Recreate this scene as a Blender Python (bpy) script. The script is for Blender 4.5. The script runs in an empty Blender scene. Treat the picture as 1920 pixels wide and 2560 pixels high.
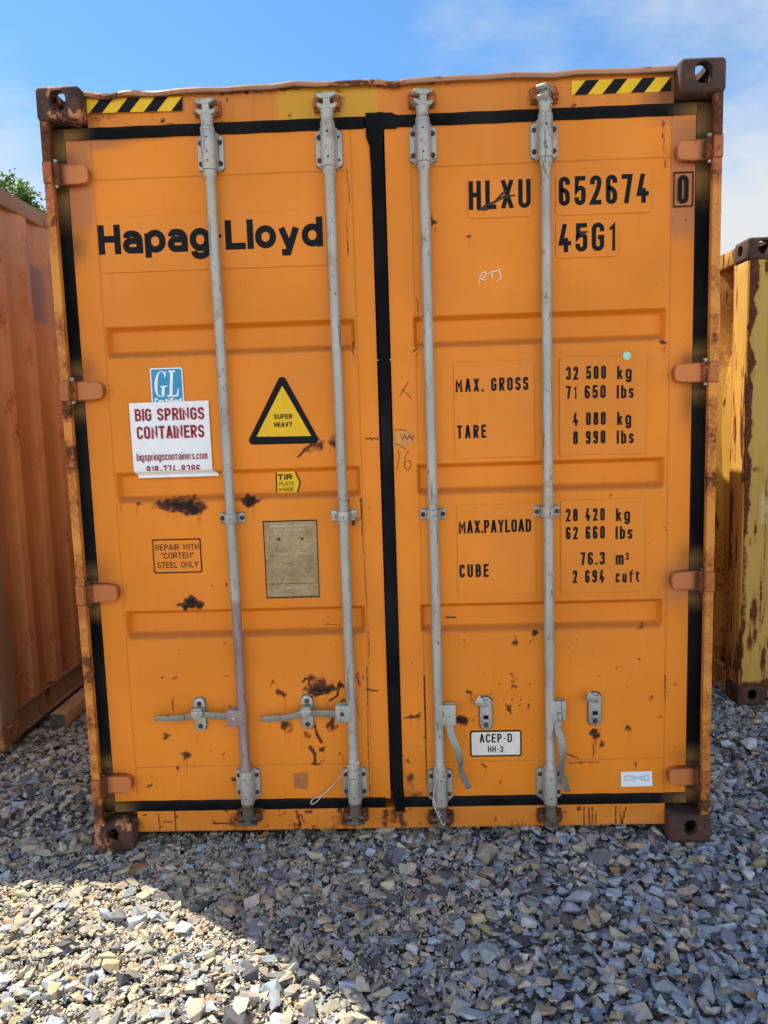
import bpy, bmesh, math, random
import numpy as np
from mathutils import Vector, Matrix, Euler

SC = bpy.context.scene
COL = SC.collection
rad = math.radians
RNG = np.random.default_rng(7)
random.seed(7)

# ------------------------------------------------------------------ camera
CAM_F, CAM_R, CAM_P = 1900.0, (1.45441906, 0.030615762, 0.025971257), (0.0643194630, -2.82477032, 1.66733818)
cd = bpy.data.cameras.new('camera'); cam = bpy.data.objects.new('camera', cd); COL.objects.link(cam)
cd.sensor_fit = 'HORIZONTAL'; cd.sensor_width = 36.0; cd.lens = CAM_F / 1920 * 36.0
cd.clip_start = 0.05; cd.clip_end = 2000
cam.location = CAM_P; cam.rotation_euler = CAM_R
SC.camera = cam

# ------------------------------------------------------------------ sun, sky, exposure
SUN_TO = Vector((-0.465, 0.35, 1.0)).normalized()       # towards the sun: behind the container, to its left
SUN_EL = math.asin(SUN_TO.z)
SUN_AZ = math.atan2(SUN_TO.x, SUN_TO.y)                 # clockwise from +Y
sl = bpy.data.lights.new('sun', 'SUN'); so = bpy.data.objects.new('sun', sl); COL.objects.link(so)
sl.energy = 3.9; sl.angle = rad(0.5); sl.color = (1.0, 0.88, 0.70)
so.rotation_euler = SUN_TO.to_track_quat('Z', 'Y').to_euler()

W = bpy.data.worlds.new('World'); SC.world = W; W.use_nodes = True
def build_world():
    nt = W.node_tree; nt.nodes.clear(); L = nt.links.new
    def n(t, **k):
        x = nt.nodes.new(t)
        for a, b in k.items(): setattr(x, a, b)
        return x
    out = n('ShaderNodeOutputWorld'); bg = n('ShaderNodeBackground'); bg.inputs['Strength'].default_value = 0.10
    sky = n('ShaderNodeTexSky', sky_type='NISHITA', sun_disc=False, sun_elevation=SUN_EL, sun_rotation=SUN_AZ)
    sky.air_density = 1.0; sky.dust_density = 0.6; sky.ozone_density = 2.0; sky.altitude = 200
    tc = n('ShaderNodeTexCoord')
    mp = n('ShaderNodeMapping'); mp.inputs['Scale'].default_value = (1.6, 1.6, 3.4); mp.inputs['Location'].default_value = (0.35, 0.1, 0.2)
    L(tc.outputs['Generated'], mp.inputs['Vector'])
    no = n('ShaderNodeTexNoise'); no.inputs['Scale'].default_value = 1.7; no.inputs['Detail'].default_value = 9; no.inputs['Roughness'].default_value = 0.58
    L(mp.outputs[0], no.inputs['Vector'])
    sep = n('ShaderNodeSeparateXYZ'); L(tc.outputs['Generated'], sep.inputs[0])
    def math_(op, a, b=None, c=None, clamp=False):
        m = n('ShaderNodeMath', operation=op); m.use_clamp = clamp
        for i, v in enumerate((a, b, c)):
            if v is None: continue
            if isinstance(v, (int, float)): m.inputs[i].default_value = v
            else: L(v, m.inputs[i])
        return m.outputs[0]
    # cloud cover: thick low on the horizon and in a fill bank added behind the camera, broken overhead
    el = sep.outputs['Z']
    low = math_('MULTIPLY', math_('SUBTRACT', 0.46, el), 2.1)
    fill_bank = math_('MULTIPLY', math_('MULTIPLY', sep.outputs['Y'], -1.0), 0.62)
    bias = math_('ADD', low, math_('MAXIMUM', fill_bank, -0.10))
    cov = math_('ADD', no.outputs['Fac'], math_('MULTIPLY', bias, 0.62))
    mr = n('ShaderNodeMapRange', interpolation_type='SMOOTHSTEP'); mr.inputs['From Min'].default_value = 0.46; mr.inputs['From Max'].default_value = 0.86
    L(cov, mr.inputs['Value'])
    hs = n('ShaderNodeMix', data_type='RGBA', blend_type='MULTIPLY'); hs.inputs['Factor'].default_value = 1.0
    L(sky.outputs['Color'], hs.inputs['A']); hs.inputs['B'].default_value = SKY_TINT
    # unseen clouds behind the camera, brightened to light the shaded doors
    br = n('ShaderNodeMapRange'); br.inputs['From Min'].default_value = -0.9; br.inputs['From Max'].default_value = 0.5
    br.inputs['To Min'].default_value = CLOUD_FILL; br.inputs['To Max'].default_value = CLOUD_FRONT
    L(sep.outputs['Y'], br.inputs['Value'])
    cc = n('ShaderNodeMix', data_type='RGBA', blend_type='MULTIPLY'); cc.inputs['Factor'].default_value = 1.0
    cc.inputs['A'].default_value = (0.93, 0.97, 1.0, 1); L(br.outputs[0], cc.inputs['B'])
    mx = n('ShaderNodeMix', data_type='RGBA'); L(mr.outputs[0], mx.inputs['Factor']); L(hs.outputs['Result'], mx.inputs['A']); L(cc.outputs['Result'], mx.inputs['B'])
    L(mx.outputs['Result'], bg.inputs['Color']); L(bg.outputs[0], out.inputs['Surface'])
SKY_TINT = (0.37, 0.58, 0.71, 1); CLOUD_FILL, CLOUD_FRONT = 8.0, 3.1
build_world()
vs = SC.view_settings
SC.display_settings.display_device = 'sRGB'
vs.view_transform = 'Standard'; vs.look = 'None'; vs.gamma = 1; vs.use_curve_mapping = False; vs.exposure = 1.45

# ------------------------------------------------------------------ measuring: a point of the photo on a plane of the place
_RM = np.array(Euler(CAM_R, 'XYZ').to_matrix())
_CP = np.array(CAM_P)
def on_plane(u, v, axis, val):
    d = _RM @ np.array([(u - 960) / CAM_F, -(v - 1280) / CAM_F, -1.0])
    return _CP + (val - _CP[axis]) / d[axis] * d
def F(u, v, y=0.06):
    p = on_plane(u, v, 1, y); return float(p[0]), float(p[2])

# ------------------------------------------------------------------ mesh helpers
class MB:
    def __init__(s): s.v = []; s.f = []; s.m = []
    def add(s, vs, fs, mat=0):
        b = len(s.v); s.v += [tuple(map(float, p)) for p in vs]; s.f += [tuple(b + i for i in f) for f in fs]; s.m += [mat] * len(fs); return s
    def box(s, x0, x1, y0, y1, z0, z1, mat=0):
        vs = [(x, y, z) for x in (x0, x1) for y in (y0, y1) for z in (z0, z1)]
        return s.add(vs, [(0, 1, 3, 2), (4, 6, 7, 5), (0, 4, 5, 1), (2, 3, 7, 6), (0, 2, 6, 4), (1, 5, 7, 3)], mat)
    def prism(s, poly, y0, y1, mat=0):                 # poly of (x, z), extruded along y; y0 is the front
        n = len(poly)
        a = sum(poly[i][0] * poly[(i + 1) % n][1] - poly[(i + 1) % n][0] * poly[i][1] for i in range(n))
        if a < 0: poly = poly[::-1]
        vs = [(x, y0, z) for x, z in poly] + [(x, y1, z) for x, z in poly]
        fs = [tuple(range(n)), tuple(range(2 * n - 1, n - 1, -1))] + [(i, i + n, (i + 1) % n + n, (i + 1) % n) for i in range(n)]
        return s.add(vs, fs, mat)
    def sheet(s, poly, y, mat=0):
        n = len(poly); a = sum(poly[i][0] * poly[(i + 1) % n][1] - poly[(i + 1) % n][0] * poly[i][1] for i in range(n))
        if a < 0: poly = poly[::-1]
        return s.add([(x, y, z) for x, z in poly], [tuple(range(n))], mat)
    def lathe(s, c, prof, axis='z', seg=20, mat=0, cap=True):   # prof: (radius, offset along axis)
        vs, fs = [], []
        for r, h in prof:
            for k in range(seg):
                a = 2 * math.pi * k / seg; p, q = r * math.cos(a), r * math.sin(a)
                vs.append({'z': (c[0] + p, c[1] + q, c[2] + h), 'y': (c[0] + p, c[1] + h, c[2] - q), 'x': (c[0] + h, c[1] + p, c[2] + q)}[axis])
        for i in range(len(prof) - 1):
            for k in range(seg):
                k2 = (k + 1) % seg; fs.append((i * seg + k, i * seg + k2, (i + 1) * seg + k2, (i + 1) * seg + k))
        if cap:
            fs.append(tuple(range(seg - 1, -1, -1))); fs.append(tuple((len(prof) - 1) * seg + k for k in range(seg)))
        return s.add(vs, fs, mat)
    def tube(s, pts, r, seg=8, mat=0, flat=None):
        # flat = (half width, half thickness, up vector): a flat bar instead of a round one
        pts = [Vector(p) for p in pts]; vs, fs = [], []; prev = None
        for i, p in enumerate(pts):
            t = (pts[min(i + 1, len(pts) - 1)] - pts[max(i - 1, 0)]).normalized()
            ref = Vector(flat[2]) if flat else (prev or (Vector((0, 0, 1)) if abs(t.z) < .9 else Vector((0, 1, 0))))
            a = (ref - t * ref.dot(t)).normalized(); b = t.cross(a); prev = a
            rr = r[i] if isinstance(r, (list, tuple)) else r
            if flat:
                hw = flat[0][i] if isinstance(flat[0], (list, tuple)) else flat[0]
                for x, y in ((1, 1), (-1, 1), (-1, -1), (1, -1)): vs.append(p + b * (hw * x) + a * (flat[1] * y))
            else:
                for k in range(seg):
                    w = 2 * math.pi * k / seg; vs.append(p + a * (rr * math.cos(w)) + b * (rr * math.sin(w)))
        m = 4 if flat else seg
        for i in range(len(pts) - 1):
            for k in range(m): fs.append((i * m + k, i * m + (k + 1) % m, (i + 1) * m + (k + 1) % m, (i + 1) * m + k))
        fs.append(tuple(range(m - 1, -1, -1))); fs.append(tuple((len(pts) - 1) * m + k for k in range(m)))
        return s.add(vs, fs, mat)
    def grid(s, P, mat=0, flip=False):                 # P: array (a, b, 3)
        a, b = P.shape[:2]; base = P.reshape(-1, 3)
        fs = []
        for i in range(a - 1):
            for j in range(b - 1):
                q = (i * b + j, (i + 1) * b + j, (i + 1) * b + j + 1, i * b + j + 1); fs.append(q[::-1] if flip else q)
        return s.add(base.tolist(), fs, mat)

def finish(me, smooth, bevel=0.0, seg=2, limit=40):
    bm = bmesh.new(); bm.from_mesh(me)
    if smooth != 'open': bmesh.ops.recalc_face_normals(bm, faces=bm.faces)
    if bevel:
        ed = [e for e in bm.edges if len(e.link_faces) == 2 and e.calc_face_angle(0) > rad(limit)]
        bmesh.ops.bevel(bm, geom=ed, offset=bevel, segments=seg, profile=0.5, affect='EDGES', clamp_overlap=True)
    bm.to_mesh(me); bm.free()
    me.shade_smooth(); me.set_sharp_from_angle(angle=rad(38))

def obj(name, mb, mats, parent=None, bevel=0.0, seg=2, smooth=True, limit=40):
    me = bpy.data.meshes.new(name); me.from_pydata(mb.v, [], mb.f)
    for m in (mats if isinstance(mats, (list, tuple)) else [mats]): me.materials.append(m)
    me.polygons.foreach_set('material_index', mb.m); me.update()
    finish(me, smooth, bevel, seg, limit)
    o = bpy.data.objects.new(name, me); COL.objects.link(o)
    if parent is not None: attach(o, parent)
    return o
def attach(o, parent):
    o.parent = parent
    o.matrix_parent_inverse = Matrix.Translation(-parent.location) if parent.parent is None else Matrix.Identity(4)
def thing(name, label, cat, loc=(0, 0, 0), group=None):
    o = bpy.data.objects.new(name, None); COL.objects.link(o); o.location = loc; o.empty_display_size = 0.1
    tag(o, label, cat, group); return o
def tag(o, label=None, cat=None, group=None, kind=None):
    if label: o['label'] = label
    if cat: o['category'] = cat
    if group: o['group'] = group
    if kind: o['kind'] = kind
    return o
def fattr(o, name, arr):
    a = o.data.attributes.new(name, 'FLOAT', 'POINT'); a.data.foreach_set('value', np.ascontiguousarray(arr, np.float32))
def coords(o):
    a = np.empty(len(o.data.vertices) * 3, np.float32); o.data.vertices.foreach_get('co', a); return a.reshape(-1, 3)

# ------------------------------------------------------------------ materials
class NT:
    def __init__(s, name):
        s.mat = bpy.data.materials.new(name); s.mat.use_nodes = True; s.nt = s.mat.node_tree; s.nt.nodes.clear()
        s.out = s.n('ShaderNodeOutputMaterial'); s.bsdf = s.n('ShaderNodeBsdfPrincipled'); s.l(s.bsdf.outputs[0], s.out.inputs['Surface'])
        s.tc = s.n('ShaderNodeTexCoord').outputs['Object']
        s.geo = s.n('ShaderNodeNewGeometry').outputs['Position']
    def n(s, t, **k):
        x = s.nt.nodes.new(t)
        for a, b in k.items(): setattr(x, a, b)
        return x
    def l(s, a, b): s.nt.links.new(a, b)
    def put(s, sock, v):
        if v is None: return
        if isinstance(v, bpy.types.NodeSocket): s.l(v, sock)
        elif isinstance(v, (tuple, list)) and len(v) == 3 and sock.type == 'RGBA': sock.default_value = (*v, 1)
        else: sock.default_value = v
    def math(s, op, a, b=None, c=None, clamp=False):
        m = s.n('ShaderNodeMath', operation=op); m.use_clamp = clamp
        for i, v in enumerate((a, b, c)): s.put(m.inputs[i], v)
        return m.outputs[0]
    def noise(s, scale, detail=4, rough=0.55, stretch=None, off=(0, 0, 0), vec=None, dist=0):
        mp = s.n('ShaderNodeMapping'); s.l(vec or s.tc, mp.inputs[0]); mp.inputs['Scale'].default_value = stretch or (1, 1, 1); mp.inputs['Location'].default_value = off
        x = s.n('ShaderNodeTexNoise'); s.l(mp.outputs[0], x.inputs['Vector'])
        x.inputs['Scale'].default_value = scale; x.inputs['Detail'].default_value = detail; x.inputs['Roughness'].default_value = rough; x.inputs['Distortion'].default_value = dist
        return x.outputs['Fac']
    def step(s, v, a, b, lo=0.0, hi=1.0):
        m = s.n('ShaderNodeMapRange', interpolation_type='SMOOTHSTEP'); s.put(m.inputs['Value'], v)
        s.put(m.inputs['From Min'], a); s.put(m.inputs['From Max'], b); m.inputs['To Min'].default_value = lo; m.inputs['To Max'].default_value = hi
        return m.outputs[0]
    def mix(s, f, a, b, blend='MIX'):
        m = s.n('ShaderNodeMix', data_type='RGBA', blend_type=blend); s.put(m.inputs['Factor'], f); s.put(m.inputs['A'], a); s.put(m.inputs['B'], b); return m.outputs['Result']
    def mixf(s, f, a, b):
        m = s.n('ShaderNodeMix', data_type='FLOAT'); s.put(m.inputs['Factor'], f); s.put(m.inputs['A'], a); s.put(m.inputs['B'], b); return m.outputs['Result']
    def attr(s, name): return s.n('ShaderNodeAttribute', attribute_name=name).outputs['Fac']
    def bump(s, h, strength=0.3, dist=0.002, prev=None):
        b = s.n('ShaderNodeBump'); b.inputs['Strength'].default_value = strength; b.inputs['Distance'].default_value = dist; s.put(b.inputs['Height'], h)
        if prev is not None: s.l(prev, b.inputs['Normal'])
        return b.outputs[0]
    def done(s, col, rough, normal=None, metal=None, spec=None):
        s.put(s.bsdf.inputs['Base Color'], col); s.put(s.bsdf.inputs['Roughness'], rough)
        if normal is not None: s.l(normal, s.bsdf.inputs['Normal'])
        if metal is not None: s.put(s.bsdf.inputs['Metallic'], metal)
        if spec is not None: s.bsdf.inputs['Specular IOR Level'].default_value = spec
        return s.mat

ORANGE = (0.69, 0.213, 0.015)
SALMON = (0.43, 0.150, 0.052)
def paint(name, base=ORANGE, fade=0.12, rust=0.0, rust_scale=9.0, stretch=(1, 1, 0.35), rough=0.52, streak=0.06, extra=None, salmon=SALMON, fine=60, spec=0.22):
    """weathered paint: reads the point attributes rust, salmon, soot and yellow where a mesh has them"""
    s = NT(name)
    big = s.noise(1.7, 3, 0.5, off=(3.1, 0, 1.7))
    col = s.mix(s.step(big, 0.3, 0.7), tuple(c * (1 - fade) for c in base), tuple(min(0.9, c * (1 + fade * 0.6)) for c in base))
    fd = s.noise(4.5, 6, 0.65, stretch=(1, 1, 0.6), off=(8, 2, 6))
    col = s.mix(s.step(fd, 0.42, 0.74, 0, 0.22), col, tuple(min(0.9, c * 0.86 + 0.045) for c in base))
    col = s.mix(s.step(fd, 0.50, 0.28, 0, 0.16), col, tuple(c * 0.72 for c in base))
    st = s.noise(7.0, 4, 0.6, stretch=(6, 6, 0.35))
    col = s.mix(s.step(st, 0.52, 0.75, 0, streak * 2.2), col, tuple(c * 0.62 for c in base))
    if extra: col = extra(s, col)
    fn = s.noise(fine, 6, 0.72)
    md = s.noise(16, 5, 0.6, off=(5, 2, 8))
    ed = s.noise(34, 4, 0.6, off=(2, 9, 4), dist=0.6)
    col = s.mix(s.step(s.math('ADD', s.attr('salmon'), s.math('MULTIPLY', s.math('SUBTRACT', md, 0.5), 0.35)), 0.15, 0.85), col, salmon)
    col = s.mix(s.attr('yellow'), col, (0.50, 0.27, 0.022))
    blacken = s.math('MULTIPLY', s.attr('blacken'), s.math('ADD', 0.65, s.math('MULTIPLY', md, 0.6)), clamp=True)
    col = s.mix(blacken, col, (0.020, 0.016, 0.014))
    gen = s.noise(rust_scale, 6, 0.68, stretch=stretch, off=(1.3, 7.7, 0.4))
    ra = s.attr('rust')
    jit = s.math('ADD', s.math('MULTIPLY', s.math('SUBTRACT', fn, 0.5), 1.15), s.math('MULTIPLY', s.math('SUBTRACT', ed, 0.5), 0.7))
    r0 = s.math('ADD', ra, s.math('MULTIPLY', jit, s.step(ra, 0.02, 0.30, 0.25, 1.0)))
    if rust: r0 = s.math('ADD', r0, s.step(gen, 0.72 - rust * 0.42, 0.90 - rust * 0.42, 0, 1.05))
    halo = s.step(r0, 0.06, 0.54, 0, 0.74)
    col = s.mix(halo, col, (0.25, 0.062, 0.011))
    mask = s.step(r0, 0.46, 0.61)
    rc = s.mix(s.step(fn, 0.35, 0.65), (0.040, 0.015, 0.010), (0.135, 0.046, 0.018))
    rc = s.mix(s.step(ra, 0.95, 1.2, 0, 0.9), rc, (0.014, 0.0085, 0.008))
    col = s.mix(mask, col, rc)
    rg = s.mixf(mask, s.math('ADD', rough, s.math('MULTIPLY', s.math('SUBTRACT', md, 0.5), 0.2)), 0.9)
    nb = s.bump(s.math('ADD', s.math('MULTIPLY', mask, s.math('ADD', fn, -0.9)), s.math('MULTIPLY', big, 0.8)), 0.35, 0.003)
    return s.done(col, rg, nb, spec=spec)

def steel(name, base=(0.42, 0.42, 0.40), dirt=0.4, rough=0.45, metal=0.25, low=None):
    """dull galvanised or silver painted steel with dirt and chips"""
    s = NT(name)
    a = s.noise(14, 5, 0.6, stretch=(1, 1, 0.25)); b = s.noise(120, 3, 0.6); c = s.noise(45, 4, 0.7, stretch=(1, 1, 0.5), off=(4, 4, 4))
    col = s.mix(s.step(a, 0.3, 0.7), tuple(x * 0.78 for x in base), tuple(min(1, x * 1.12) for x in base))
    if low: col = s.mix(low[1](s), col, low[0])
    col = s.mix(s.step(a, 0.55, 0.8, 0, dirt), col, (0.20, 0.15, 0.10))
    col = s.mix(s.step(b, 0.66, 0.72, 0, 0.8), col, (0.035, 0.03, 0.028))
    col = s.mix(s.step(c, 0.61, 0.68, 0, 0.7), col, (0.05, 0.045, 0.04))
    d = s.noise(26, 4, 0.7, stretch=(2.5, 2.5, 0.14), off=(7, 1, 3)); col = s.mix(s.step(d, 0.595, 0.64, 0, 0.65), col, (0.045, 0.042, 0.045))
    e = s.noise(9, 5, 0.7, off=(1, 8, 2)); col = s.mix(s.step(e, 0.54, 0.72, 0, 0.6), col, (0.17, 0.085, 0.040))
    return s.done(col, s.mixf(a, rough - 0.1, rough + 0.2), s.bump(b, 0.12, 0.001), metal=metal)
def rusty(name, a=(0.028, 0.0135, 0.0115), b=(0.088, 0.036, 0.023), chip=None, chip_amt=0.3):
    s = NT(name)
    n1 = s.noise(11, 6, 0.65); n2 = s.noise(85, 4, 0.7)
    col = s.mix(s.step(s.math('ADD', n1, s.math('MULTIPLY', s.math('SUBTRACT', n2, 0.5), 0.35)), 0.36, 0.68), a, b)
    if chip:
        n3 = s.noise(17, 6, 0.7, stretch=(1, 1, 0.55), off=(9, 3, 5))
        col = s.mix(s.step(n3, 0.70 - chip_amt * 0.35, 0.73 - chip_amt * 0.35), col, chip)
    return s.done(col, 0.82, s.bump(s.math('ADD', n1, s.math('MULTIPLY', n2, 0.5)), 0.45, 0.004))
def flat(name, col, rough=0.55, var=0.08, scale=30, spec=0.22):
    s = NT(name); a = s.noise(scale, 4, 0.6)
    return s.done(s.mix(s.step(a, 0.3, 0.7), tuple(c * (1 - var) for c in col), tuple(min(1, c * (1 + var)) for c in col)), rough, spec=spec)
# ------------------------------------------------------------------ lettering: a constant-width stroke alphabet
# glyph: (width in cap heights, [(closed, [(x 0..1, y, corner radius?)...]), ...]); y 0 baseline, 1 cap height, XH x-height
XH = 0.72; DS = -0.27
def P_(*pts): return (False, list(pts))
def C_(*pts): return (True, list(pts))
R = 1   # rounded corner
GL = {
 'A': (.62, [P_((0, 0), (.44, 1), (.56, 1), (1, 0)), P_((.15, .28), (.85, .28))]),
 'B': (.56, [C_((0, 0), (1, 0, R), (1, .53, R), (0, .53)), C_((0, .53), (.93, .53, R), (.93, 1, R), (0, 1))]),
 'C': (.55, [P_((1, .72), (1, 1, R), (0, 1, R), (0, 0, R), (1, 0, R), (1, .28))]),
 'D': (.57, [C_((0, 0), (1, 0, R), (1, 1, R), (0, 1))]),
 'E': (.52, [P_((1, 1), (0, 1), (0, 0), (1, 0)), P_((0, .52), (.88, .52))]),
 'F': (.50, [P_((1, 1), (0, 1), (0, 0)), P_((0, .52), (.88, .52))]),
 'G': (.56, [P_((1, .72), (1, 1, R), (0, 1, R), (0, 0, R), (1, 0, R), (1, .48), (.52, .48))]),
 'H': (.56, [P_((0, 0), (0, 1)), P_((1, 0), (1, 1)), P_((0, .52), (1, .52))]),
 'I': (.12, [P_((.5, 0), (.5, 1))]),
 'L': (.50, [P_((0, 1), (0, 0), (1, 0))]),
 'M': (.72, [P_((0, 0), (0, 1), (.5, .35), (1, 1), (1, 0))]),
 'N': (.58, [P_((0, 0), (0, 1), (1, 0), (1, 1))]),
 'O': (.57, [C_((0, 0, R), (1, 0, R), (1, 1, R), (0, 1, R))]),
 'P': (.55, [P_((0, 0), (0, 1), (1, 1, R), (1, .44, R), (0, .44))]),
 'R': (.57, [P_((0, 0), (0, 1), (1, 1, R), (1, .47, R), (0, .47)), P_((.5, .47), (1, 0))]),
 'S': (.54, [P_((1, .75), (1, 1, R), (0, 1, R), (0, .54, R), (1, .48, R), (1, 0, R), (0, 0, R), (0, .25))]),
 'T': (.55, [P_((0, 1), (1, 1)), P_((.5, 0), (.5, 1))]),
 'U': (.57, [P_((0, 1), (0, 0, R), (1, 0, R), (1, 1))]),
 'V': (.60, [P_((0, 1), (.44, 0), (.56, 0), (1, 1))]),
 'W': (.84, [P_((0, 1), (.25, 0), (.5, .9), (.75, 0), (1, 1))]),
 'X': (.60, [P_((0, 0), (1, 1)), P_((0, 1), (1, 0))]),
 'Y': (.60, [P_((0, 1), (.5, .45), (1, 1)), P_((.5, .45), (.5, 0))]),
 '0': (.53, [C_((0, 0, R), (1, 0, R), (1, 1, R), (0, 1, R))]),
 '1': (.30, [P_((0, .78), (1, 1), (1, 0))]),
 '2': (.53, [P_((0, .73), (0, 1, R), (1, 1, R), (1, .62, R), (0, 0), (1, 0))]),
 '3': (.53, [P_((0, .77), (0, 1, R), (1, 1, R), (1, .53, R), (.38, .53)), P_((.5, .53), (1, .53, R), (1, 0, R), (0, 0, R), (0, .23))]),
 '4': (.56, [P_((.50, 1), (0, .28), (1, .28)), P_((.62, .5), (.62, 0))]),
 '5': (.53, [P_((.95, 1), (.06, 1), (0, .52), (.2, .60, R), (1, .60, R), (1, 0, R), (0, 0, R), (0, .24))]),
 '6': (.53, [P_((1, .76), (1, 1, R), (0, 1, R), (0, 0, R), (1, 0, R), (1, .57, R), (0, .57))]),
 '7': (.50, [P_((0, 1), (1, 1), (.38, 0))]),
 '8': (.53, [C_((0, 0, R), (1, 0, R), (1, .53, R), (0, .53, R)), C_((.05, .53, R), (.95, .53, R), (.95, 1, R), (.05, 1, R))]),
 '9': (.53, [P_((0, .24), (0, 0, R), (1, 0, R), (1, 1, R), (0, 1, R), (0, .43, R), (1, .43))]),
 '.': (.13, [P_((.5, 0), (.5, .095))]), '-': (.36, [P_((0, .42), (1, .42))]), '"': (.24, [P_((0, 1), (0, .74)), P_((1, 1), (1, .74))]),
 'a': (.50, [P_((.04, .54), (.04, XH, R), (1, XH, R), (1, 0)), P_((1, .42), (0, .40, R), (0, 0, R), (1, 0, R), (1, .2))]),
 'b': (.52, [P_((0, 1), (0, 0)), C_((0, 0, R), (1, 0, R), (1, XH, R), (0, XH, R))]),
 'c': (.48, [P_((1, .5), (1, XH, R), (0, XH, R), (0, 0, R), (1, 0, R), (1, .2))]),
 'd': (.52, [P_((1, 1), (1, 0)), C_((0, 0, R), (1, 0, R), (1, XH, R), (0, XH, R))]),
 'e': (.50, [P_((1, .18), (1, 0, R), (0, 0, R), (0, XH, R), (1, XH, R), (1, .34), (0, .34))]),
 'f': (.42, [P_((1, 1), (.4, 1, R), (.4, 0)), P_((0, XH), (1, XH))]),
 'g': (.52, [C_((0, 0, R), (1, 0, R), (1, XH, R), (0, XH, R)), P_((1, XH), (1, DS, R), (.05, DS, R), (.05, -.1))]),
 'h': (.50, [P_((0, 1), (0, 0)), P_((0, XH * .6), (0, XH, R), (1, XH, R), (1, 0))]),
 'i': (.12, [P_((.5, 0), (.5, XH)), P_((.5, .93), (.5, 1))]),
 'k': (.50, [P_((0, 1), (0, 0)), P_((1, XH), (.05, .26)), P_((.4, .42), (1, 0))]),
 'l': (.12, [P_((.5, 0), (.5, 1))]),
 'm': (.76, [P_((0, XH), (0, 0)), P_((0, XH * .6), (0, XH, R), (.5, XH, R), (.5, 0)), P_((.5, XH * .6), (.5, XH, R), (1, XH, R), (1, 0))]),
 'n': (.50, [P_((0, XH), (0, 0)), P_((0, XH * .6), (0, XH, R), (1, XH, R), (1, 0))]),
 'o': (.52, [C_((0, 0, R), (1, 0, R), (1, XH, R), (0, XH, R))]),
 'p': (.52, [P_((0, XH), (0, DS)), C_((0, 0, R), (1, 0, R), (1, XH, R), (0, XH, R))]),
 'r': (.34, [P_((0, XH), (0, 0)), P_((0, XH * .5), (0, XH, R), (1, XH))]),
 's': (.46, [P_((1, .54), (1, XH, R), (0, XH, R), (0, .37, R), (1, .33, R), (1, 0, R), (0, 0, R), (0, .16))]),
 't': (.44, [P_((.4, .92), (.4, 0, R), (1, 0)), P_((0, XH), (1, XH))]),
 'u': (.50, [P_((0, XH), (0, 0, R), (1, 0, R), (1, XH * .5)), P_((1, XH), (1, 0))]),
 'y': (.52, [P_((0, XH), (.52, 0)), P_((1, XH), (.42, DS), (.0, DS))]),
}
def round_path(pts, closed, rmax):
    """replace the corners marked for it with arcs"""
    out = []; n = len(pts)
    for i, p in enumerate(pts):
        v = Vector((p[0], p[1]))
        if len(p) < 3 or p[2] != R or (not closed and i in (0, n - 1)): out.append(v); continue
        a = Vector(pts[(i - 1) % n][:2]); b = Vector(pts[(i + 1) % n][:2])
        da, db = a - v, b - v
        la, lb = da.length, db.length
        ha = 1.0 if (not closed and (i - 1) == 0) else 0.5; hb = 1.0 if (not closed and (i + 1) == n - 1) else 0.5
        r = min(rmax, la * ha, lb * hb)
        if r < 1e-5: out.append(v); continue
        s0, s1 = v + da.normalized() * r, v + db.normalized() * r
        for k in range(7):
            t = k / 6; out.append(_arc(s0, v, s1, t))
    res = []
    for q in out:
        if not res or (q - res[-1]).length > 1e-5: res.append(q)
    if closed and (res[0] - res[-1]).length < 1e-5: res.pop()
    return res
def _arc(a, c, b, t):            # rational quadratic: a true quarter circle for a right angle
    w = math.sqrt(0.5); u0, u1, u2 = (1 - t) ** 2, 2 * t * (1 - t) * w, t * t
    return (a * u0 + c * u1 + b * u2) / (u0 + u1 + u2)
def ribbon(pts, closed, t):
    n = len(pts); Lr = []
    for i, p in enumerate(pts):
        a = pts[i - 1] if (i > 0 or closed) else None
        b = pts[(i + 1) % n] if (i < n - 1 or closed) else None
        d0 = (p - a).normalized() if a is not None else (b - p).normalized()
        d1 = (b - p).normalized() if b is not None else d0
        n0, n1 = Vector((-d0.y, d0.x)), Vector((-d1.y, d1.x))
        m = n0 + n1
        if m.length < 0.3: m = n0
        m.normalize(); k = (t / 2) / max(0.38, m.dot(n0))
        Lr.append((p + m * k, p - m * k))
    return Lr
def text_width(s, track, cond): return sum((GL[c][0] * cond if c != ' ' else .30 * cond) for c in s) + track * (len(s) - 1)
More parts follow.
